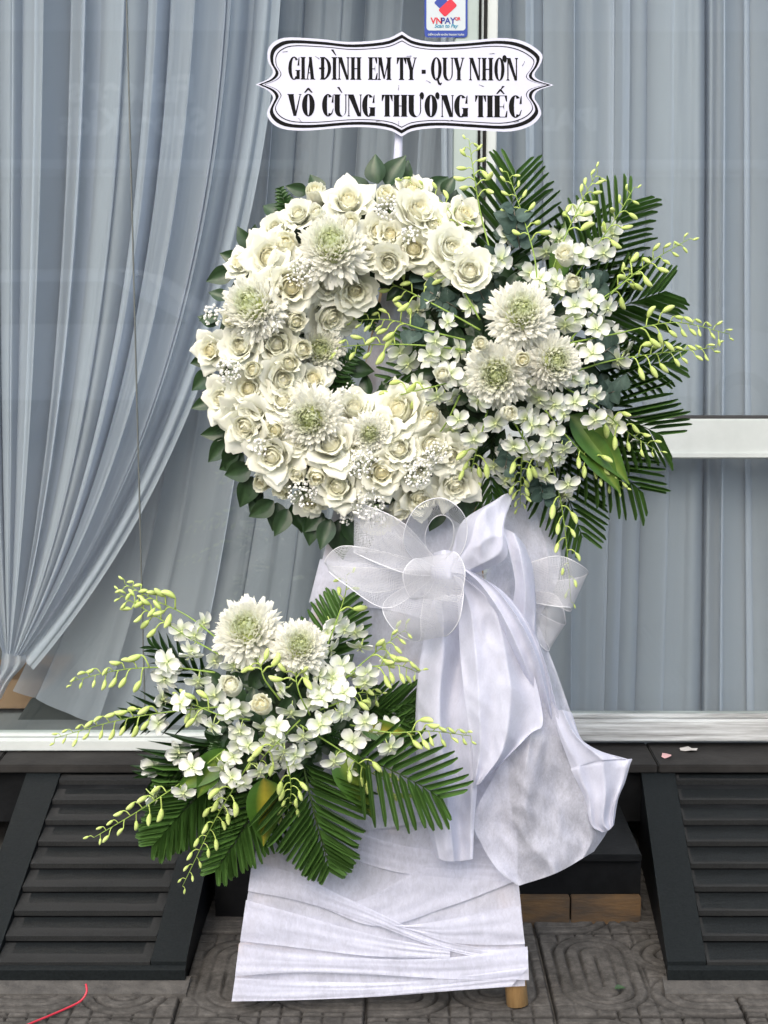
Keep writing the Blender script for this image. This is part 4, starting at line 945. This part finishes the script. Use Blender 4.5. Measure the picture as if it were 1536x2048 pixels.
for px, py, a, L, n_, r in [(1040,500,100,80,9,46),(1010,480,80,50,6,42),(920,620,150,70,8,44),(980,620,120,50,7,42),(870,660,180,50,7,40),(1190,720,40,40,9,44),(1150,590,20,60,9,36),(1175,600,80,50,8,34),(1140,770,-30,60,8,40),(1190,790,10,50,7,42),(1075,930,-80,70,9,38),(1020,880,-100,60,7,36),(960,560,60,50,7,40),(1100,850,-60,60,8,36),(870,575,140,40,6,42)]:
    euc(spr, px, py, so_(px, py)-.03, R(a), L, n_, r, rd)
def pth(l, bump=.0): return [(x, y, so_(x, y)+bump*math.sin(PI*k/(len(l)-1))) for k, (x, y) in enumerate(l)]
SPK = [([(985,520),(962,430),(948,350),(938,280)],9,0),([(1075,600),(1070,520),(1045,430),(1015,345)],9,0),([(1085,600),(1120,500),(1160,410),(1195,345)],9,2),([(1120,600),(1180,510),(1230,440),(1268,375)],7,4),
 ([(1140,680),(1220,590),(1300,525),(1378,478)],10,1),([(1120,690),(1230,668),(1350,645),(1458,668)],13,1),([(1130,750),(1220,722),(1330,705),(1432,695)],12,1),([(960,660),(880,615),(800,575),(735,548)],10,1),
 ([(930,680),(850,660),(780,640),(705,640)],9,1),([(930,700),(830,690),(730,690),(605,700)],9,1),([(960,640),(925,580),(885,540),(835,500)],7,0),([(975,560),(935,490),(890,410),(808,358)],9,0),
 ([(920,790),(890,850),(850,900),(805,945)],9,1),([(975,820),(960,880),(945,930),(940,980)],8,2),([(1045,830),(1045,890),(1042,950),(1040,1015)],10,2),([(1120,770),(1190,810),(1250,860),(1318,905)],8,4),
 ([(1090,820),(1140,880),(1190,930),(1245,978)],9,2),([(1080,860),(1110,950),(1130,1060),(1142,1205)],8,5),([(950,750),(880,770),(800,790),(725,815)],7,3),([(1020,830),(1060,900),(1075,930),(1070,960)],5,3),([(1130,640),(1200,600),(1250,560),(1265,530)],6,2)]
for path, nb, nf in SPK: spike(spr, pth(path, .03), int(nb*1.35), nf, rd, 25, 27)
for ib, (px, py) in enumerate([(1165,425),(1225,465),(1190,495),(1215,515),(1120,475),(1090,500),(1060,545),(1030,545),(1000,520),(1010,470),(980,530),(1240,560),(870,600),(835,615),(880,570),(905,630),(850,650),(915,700),(880,705),(930,660),(800,705),(815,725),(840,770),(795,790),(860,800),(890,755),(905,860),(945,830),(960,800),(1130,650),(1150,640),(1190,665),(1225,680),(1240,720),(1255,700),(1190,740),(1080,795),(1060,770),(1110,810),(1135,830),(1150,760),(1175,770),(1225,845),(1245,870),(1265,885),(950,870),(930,900),(1000,870),(1015,905),(1050,830),(1075,850),(1110,880),(1060,900),(985,930),(1010,960),(1120,940),(1100,920),(1130,985),(1120,1005),(1125,1055),(1085,575),(1110,560),(940,610),(970,570),(1160,690),(1205,640),(860,720),(830,690),(900,790),(930,760)]):
    if ib % 4 == 3: continue
    blossom(spr, px, py, so_(px, py)+rd.uniform(-.02, .012), rd)
for px, py, r in [(1043,625,64),(993,748,62),(1110,722,52)]:
    add_mum(spr, px, py, r, NS+inplane(math.atan2(SC[1]-py, px-SC[0]))*.25+UPS*.1, so_(px, py)+.025, rd)
for px, py, r in [(1132,515,28),(1145,568,25),(965,687,22),(1048,720,23),(1014,825,24),(888,752,23)]:
    add_rose(spr, px, py, r, B_, NS+Vector((rd.uniform(-.5, .5), 0, rd.uniform(-.1, .6))), so_(px, py)+.045, rd)

# ================================================================== LOWER SPRAY
rd = random.Random(29)
low = thing('orchid_spray', sp(560, 1700), 'smaller spray of white orchids and palm fronds hanging low on the easel', 'flower spray')
SC2 = (560, 1420)
def lo_(px, py, top=.21, base=.08, rad=270):
    q = math.hypot(px-SC2[0], (py-SC2[1]))/rad; return base+(top-base)*max(0, 1-q*q)
v, f = tube([sp(650, 1420, .02), sp(580, 1420, .06), sp(500, 1420, .02)], [.05, .07, .05], 12)
obj('floral_foam', mesh('floral_foam', v, f, noisy('floral_foam_low', (.012,.03,.012), (.03,.05,.02), 40, .9)), low)
FR = [((598,1490,.14),(660,1738,.10),120,19,54,'diamond'),((565,1500,.09),(432,1740,.07),105,19,48,'diamond'),((490,1490,.08),(310,1685,.05),115,24,46,'diamond'),((690,1500,.13),(885,1595,.19),95,11,58,'fan'),
      ((650,1330,.06),(682,1205,.05),66,9,52,'fan'),((690,1420,.06),(830,1400,.05),70,10,40,'fan'),((680,1440,.06),(850,1450,.05),60,10,36,'fan')]
for k, (b_, t_, hw, n_, spd, pr) in enumerate(FR): frond(low, b_, t_, hw, n_, rd, spd, pr, 13 if k != 2 else 15, rd.uniform(-.08, .08))
for b_, t_, hw in [((450,1410,.08),(250,1440,.05),70),((470,1470,.08),(300,1560,.05),90),((440,1380,.07),(300,1290,.05),60)]:
    frond(low, b_, t_, hw, 7, rd, 34, 'fan', 8, .1, PLEAFP)
for b_, t_, k, wm in [((528,1555),(530,1698),1,1.7),((672,1500),(752,1640),0,1.4),((720,1455),(830,1470),1,1.2),((430,1520),(395,1600),0,1.6),((460,1500),(345,1590),0,1.2)]:
    d = sp(*t_, .150)-sp(*b_, .155); obj('ti_leaf', TI[k], low, leafM(sp(*b_, .155), d, NS+Vector((.3,0,.2)), d.length, d.length*wm))
for k in range(150):
    a = rd.uniform(0, 6.28); q = 165*math.sqrt(rd.random()); px, py = SC2[0]+q*math.cos(a)*1.05, SC2[1]+10+q*math.sin(a)*.75
    leaf(low, px, py, lo_(px, py)-.055-rd.uniform(0, .03), rd.uniform(0, 6.28), rd.uniform(38, 58), rd)
for b_, t_ in [((600,1440),(640,1500)),((450,1480),(420,1520)),((640,1460),(690,1480))]: fern(low, (*b_, .12), (*t_, .12), 30, rd)
def pth2(l, bump=.0): return [(x, y, max(lo_(x, y), min(.18, .06+(x-700)*.0014) if x > 700 else 0)+bump*math.sin(PI*k/(len(l)-1))) for k, (x, y) in enumerate(l)]
SPK2 = [([(450,1290),(380,1235),(310,1200),(250,1168)],10,1),([(440,1310),(370,1270),(300,1225),(238,1188)],10,1),([(430,1345),(340,1335),(240,1340),(145,1362)],11,2),([(500,1410),(370,1420),(240,1440),(110,1476)],14,2),
 ([(450,1500),(370,1560),(280,1620),(188,1675)],10,3),([(540,1450),(490,1540),(430,1640),(365,1772)],12,4),([(560,1470),(575,1530),(582,1580),(572,1640)],9,1),([(600,1450),(680,1500),(750,1550),(818,1580)],12,2),
 ([(700,1450),(780,1465),(860,1462),(942,1472)],10,2),([(650,1390),(720,1330),(770,1290),(812,1258)],8,2),([(660,1380),(720,1340),(790,1330),(838,1345)],8,2),([(640,1330),(670,1250),(690,1190),(694,1150)],4,2),
 ([(560,1400),(530,1360),(520,1330),(505,1310)],6,0),([(620,1430),(600,1390),(592,1350),(600,1320)],7,0),([(500,1440),(440,1430),(390,1410),(350,1395)],6,3),([(600,1440),(560,1480),(530,1510),(510,1540)],5,3),([(640,1420),(690,1400),(720,1385),(760,1390)],6,3)]
for path, nb, nf in SPK2: spike(low, pth2(path, .03), int(nb*1.35), nf, rd, 26, 28)
for ib, (px, py) in enumerate([(407,1248),(367,1265),(333,1333),(330,1355),(396,1350),(384,1307),(430,1389),(322,1398),(316,1446),(430,1435),(481,1417),(393,1434),(481,1474),(566,1378),(583,1383),(640,1350),(668,1245),(656,1270),(710,1262),(755,1276),(770,1315),(719,1293),(707,1350),(679,1332),(741,1372),(583,1423),(622,1400),(651,1440),(543,1485),(600,1457),(707,1485),(781,1454),(741,1463),(509,1325),(540,1340),(356,1505),(308,1534),(379,1545),(308,1590),(441,1483),(464,1511),(481,1488),(543,1534),(554,1500),(605,1471),(489,1568),(435,1579),(458,1619),(438,1596),(713,1483),(705,1534),(792,1511),(588,1528),(560,1505),(500,1450),(525,1455),(640,1380),(670,1390),(690,1420),(450,1350),(470,1330),(610,1500),(430,1320),(660,1300),(620,1345)]):
    if ib % 5 == 4: continue
    blossom(low, px, py, lo_(px, py)+rd.uniform(-.02, .012), rd, 28)
add_mum(low, 493, 1258, 66, NS+Vector((-.15, 0, .55)), lo_(493, 1258)+.03, rd); add_mum(low, 600, 1292, 54, NS+Vector((.15, 0, .5)), lo_(597, 1290)+.035, rd)
for px, py, r in [(465,1373,31),(525,1413,30)]: add_rose(low, px, py, r, B_, NS+Vector((-.2, 0, .55)), lo_(px, py)+.04, rd)

# ================================================================== BOW AND TAILS
bow = thing('fabric_bow', sp(900, 1150, .06), 'white fabric bow with mesh ribbon loops and long tails below the wreath', 'bow')
def cloth(name, rows, mat, wr=.004, seed=0, ws=9, nu=60, nv=70, fold=None):
    v, f, u = patch(rows, nu, nv, wr, seed, ws, (1, .45), fold or ((.016, 2.4) if name == 'fabric_tail' else (.012, 1.8))); obj(name, mesh(name, v, f, mat, uv=u), bow)
cloth('fabric_loop', [[(1000,992,.05),(1055,985,.03),(1104,1012,.02)],[(1000,1040,.06),(1060,1040,.03),(1116,1060,.03)],[(980,1110,.07),(1065,1100,.045),(1121,1110,.04)],[(970,1180,.08),(1060,1175,.06),(1110,1175,.05)],[(970,1260,.08),(1040,1250,.07),(1068,1250,.06)]], M_fabthin, .005, 2)
cloth('fabric_loop', [[(990,1000,.10),(1010,988,.12),(1030,985,.09)],[(925,1043,.13),(965,1030,.18),(1008,1050,.16)],[(904,1105,.12),(955,1090,.19),(1012,1115,.17)],[(890,1142,.13),(912,1146,.165),(940,1152,.14)]], M_fab, .008, 4)
cloth('fabric_loop', [[(1005,1055,.13),(1030,1068,.15),(1050,1090,.11)],[(1020,1110,.16),(1050,1120,.17),(1066,1140,.12)],[(1030,1170,.15),(1060,1190,.16),(1072,1220,.12)],[(1020,1230,.12),(1055,1250,.14),(1070,1290,.11)]], M_fab, .006, 6)
cloth('fabric_tail', [[(876,1150,.10),(890,1148,.125),(908,1152,.11)],[(868,1190,.085),(892,1190,.12),(930,1195,.10)],[(846,1285,.08),(880,1290,.12),(925,1280,.09),(960,1290,.11)],[(832,1400,.08),(868,1400,.13),(905,1400,.09),(960,1400,.12)],[(834,1540,.08),(872,1545,.13),(910,1550,.10),(955,1560,.11)],[(852,1640,.075),(885,1650,.12),(915,1655,.09),(948,1650,.10)],[(872,1716,.07),(893,1722,.11),(920,1722,.09),(946,1718,.10)]], M_fab, .006, 8)
cloth('fabric_tail', [[(898,1150,.15),(916,1148,.17),(938,1158,.15)],[(915,1205,.145),(968,1205,.16),(1030,1225,.135)],[(920,1300,.14),(990,1290,.155),(1062,1325,.135)],[(930,1400,.135),(1005,1390,.16),(1086,1440,.13)],[(945,1500,.13),(1000,1500,.15),(1060,1470,.125)],[(946,1575,.12),(962,1565,.135),(1000,1530,.12)]], M_fab, .005, 10)
cloth('fabric_tail', [[(915,1138,.165),(930,1136,.18),(946,1144,.165)],[(948,1170,.165),(980,1172,.18),(1012,1188,.16)],[(990,1230,.165),(1030,1235,.18),(1062,1255,.155)],[(1030,1310,.15),(1068,1310,.17),(1092,1330,.14)],[(1064,1390,.12),(1090,1390,.135),(1112,1410,.115)],[(1085,1470,.08),(1105,1470,.085),(1130,1480,.075)]], M_fab, .004, 12)
cloth('fabric_tail', [[(930,1160,.10),(950,1158,.12),(972,1168,.10)],[(1000,1220,.08),(1035,1215,.10),(1064,1235,.08)],[(1030,1330,.08),(1072,1310,.11),(1106,1325,.08)],[(1040,1430,.08),(1092,1405,.11),(1142,1425,.08)],[(1000,1530,.085),(1085,1500,.10),(1168,1490,.07)],[(948,1632,.085),(1085,1590,.09),(1215,1545,.05)],[(965,1692,.08),(1100,1665,.085),(1225,1600,.045)],[(1000,1745,.075),(1115,1715,.08),(1218,1655,.045)],[(1036,1772,.07),(1115,1745,.075),(1188,1703,.05)]], M_fabthin, .009, 14)
cloth('fabric_tail', [[(1105,1420,.11),(1125,1420,.12),(1143,1425,.10)],[(1118,1470,.11),(1150,1470,.115),(1172,1488,.085)],[(1140,1530,.10),(1196,1515,.105),(1252,1517,.06)],[(1142,1538,.10),(1200,1524,.10),(1264,1518,.055)],[(1146,1548,.10),(1202,1536,.10),(1260,1530,.06)],[(1170,1600,.09),(1210,1590,.095),(1250,1565,.06)],[(1182,1650,.085),(1208,1640,.09),(1236,1600,.065)],[(1205,1665,.08),(1218,1660,.085),(1228,1650,.07)]], M_fab, .006, 16, nu=30)
cloth('knot', [[(868,1105,.11),(893,1100,.145),(920,1110,.12)],[(862,1150,.12),(892,1150,.165),(924,1155,.13)],[(868,1200,.11),(893,1205,.15),(925,1200,.12)]], M_fab, .006, 18, nu=20, nv=20)
def mloop(A, B, seed):
    v, f, u = ribbon(A, B, 16, 60, .006, seed, (.12, .6)); o = obj('mesh_loop', mesh('mesh_loop', v, f, M_mesh, uv=u), bow)
    for k in (0, 16):
        pts = [v[j*17+k] for j in range(61)]; tv, tf = tube(pts, .0009, 5); obj('edge_cord', mesh('edge_cord', tv, tf, M_edge), o)
mloop([(872,1118,.12),(805,1045,.17),(728,1010,.15),(711,1016,.10),(778,1034,.07),(866,1110,.08)], [(868,1152,.12),(808,1146,.19),(722,1112,.18),(714,1102,.12),(790,1112,.08),(866,1152,.08)], 1)
mloop([(862,1150,.13),(808,1090,.20),(828,1020,.23),(882,996,.23),(928,1030,.22),(930,1090,.20),(890,1150,.13)], [(868,1130,.08),(850,1080,.11),(862,1042,.13),(886,1030,.13),(906,1048,.13),(904,1088,.11),(880,1130,.08)], 2)
mloop([(866,1130,.12),(762,1103,.17),(682,1093,.16),(651,1128,.12),(720,1135,.08),(862,1140,.08)], [(866,1156,.12),(776,1216,.19),(692,1170,.19),(660,1142,.13),(742,1185,.08),(862,1158,.08)], 3)
mloop([(852,1150,.12),(768,1205,.18),(790,1262,.19),(838,1282,.15),(842,1230,.09),(856,1152,.08)], [(888,1148,.13),(925,1165,.20),(918,1240,.21),(888,1272,.16),(888,1220,.10),(880,1150,.09)], 4)
mloop([(868,1132,.14),(830,1118,.20),(806,1150,.215),(822,1196,.20),(856,1185,.16),(872,1150,.13)], [(880,1130,.14),(908,1104,.20),(930,1140,.215),(918,1200,.20),(892,1190,.16),(882,1150,.13)], 5)
mloop([(960,1150,.05),(1050,1128,.07),(1115,1112,.10),(1164,1132,.09),(1172,1150,.05),(1110,1162,.02),(1000,1160,.02)], [(960,1168,.05),(1050,1200,.08),(1106,1212,.12),(1140,1215,.11),(1136,1222,.06),(1088,1200,.03),(1000,1175,.02)], 6)
mloop([(960,1160,.04),(1060,1180,.06),(1112,1192,.10),(1130,1235,.09),(1116,1246,.05),(1000,1180,.01)], [(960,1175,.04),(1050,1225,.07),(1074,1280,.11),(1096,1302,.09),(1088,1280,.05),(1000,1195,.01)], 7)

# ================================================================== SMALL THINGS
pts = [atz(x, y, .004+dz) for x, y, dz in [(172,1968,.03),(173,1985,.018),(160,2003,.004),(130,2018,.0),(95,2033,.0),(55,2050,.0),(10,2075,0)]]
cpts = catmull([tuple(p) for p in pts], 40); v, f = tube(cpts, .0024, 8)
obj('plastic_cord', mesh('plastic_cord', v, f, M_cord), None, None, 'thin red plastic cord lying on the pavement at the lower left', 'cord')
def scrap(name, px, py, Z, sx, sy, mat, label, cat, seed):
    c = atz(px, py, Z); r_ = random.Random(seed); v = [(c.x, c.y, Z+.006)]; n_ = 9
    for k in range(n_):
        a = 2*PI*k/n_; q = r_.uniform(.75, 1.1); v.append((c.x+sx*q*math.cos(a), c.y+sy*q*math.sin(a), Z+r_.uniform(.0015, .007)))
    obj(name, mesh(name, v, [(0, k+1, (k+1) % n_+1) for k in range(n_)], mat, smooth=False), None, None, label, cat)
scrap('paper_scrap', 1333, 1514, .268, .016, .020, plain('pink_paper', (.55,.33,.32), .8), 'small crumpled pink paper scrap on the dark ledge', 'paper', 1)
scrap('paper_scrap', 1376, 1501, .268, .024, .020, plain('grey_paper', (.42,.40,.37), .8), 'flattened pale paper scrap on the dark ledge by the door', 'paper', 2)
c = atz(1240, 1981, .003)
obj('fallen_leaf', LEAF[0], None, leafM(c-Vector((.012, 0, 0))+Vector((0, 0, .004)), (1, .2, .1), (0, -.2, 1), .026), 'small green leaf fallen on the patterned pavement tile', 'leaf')
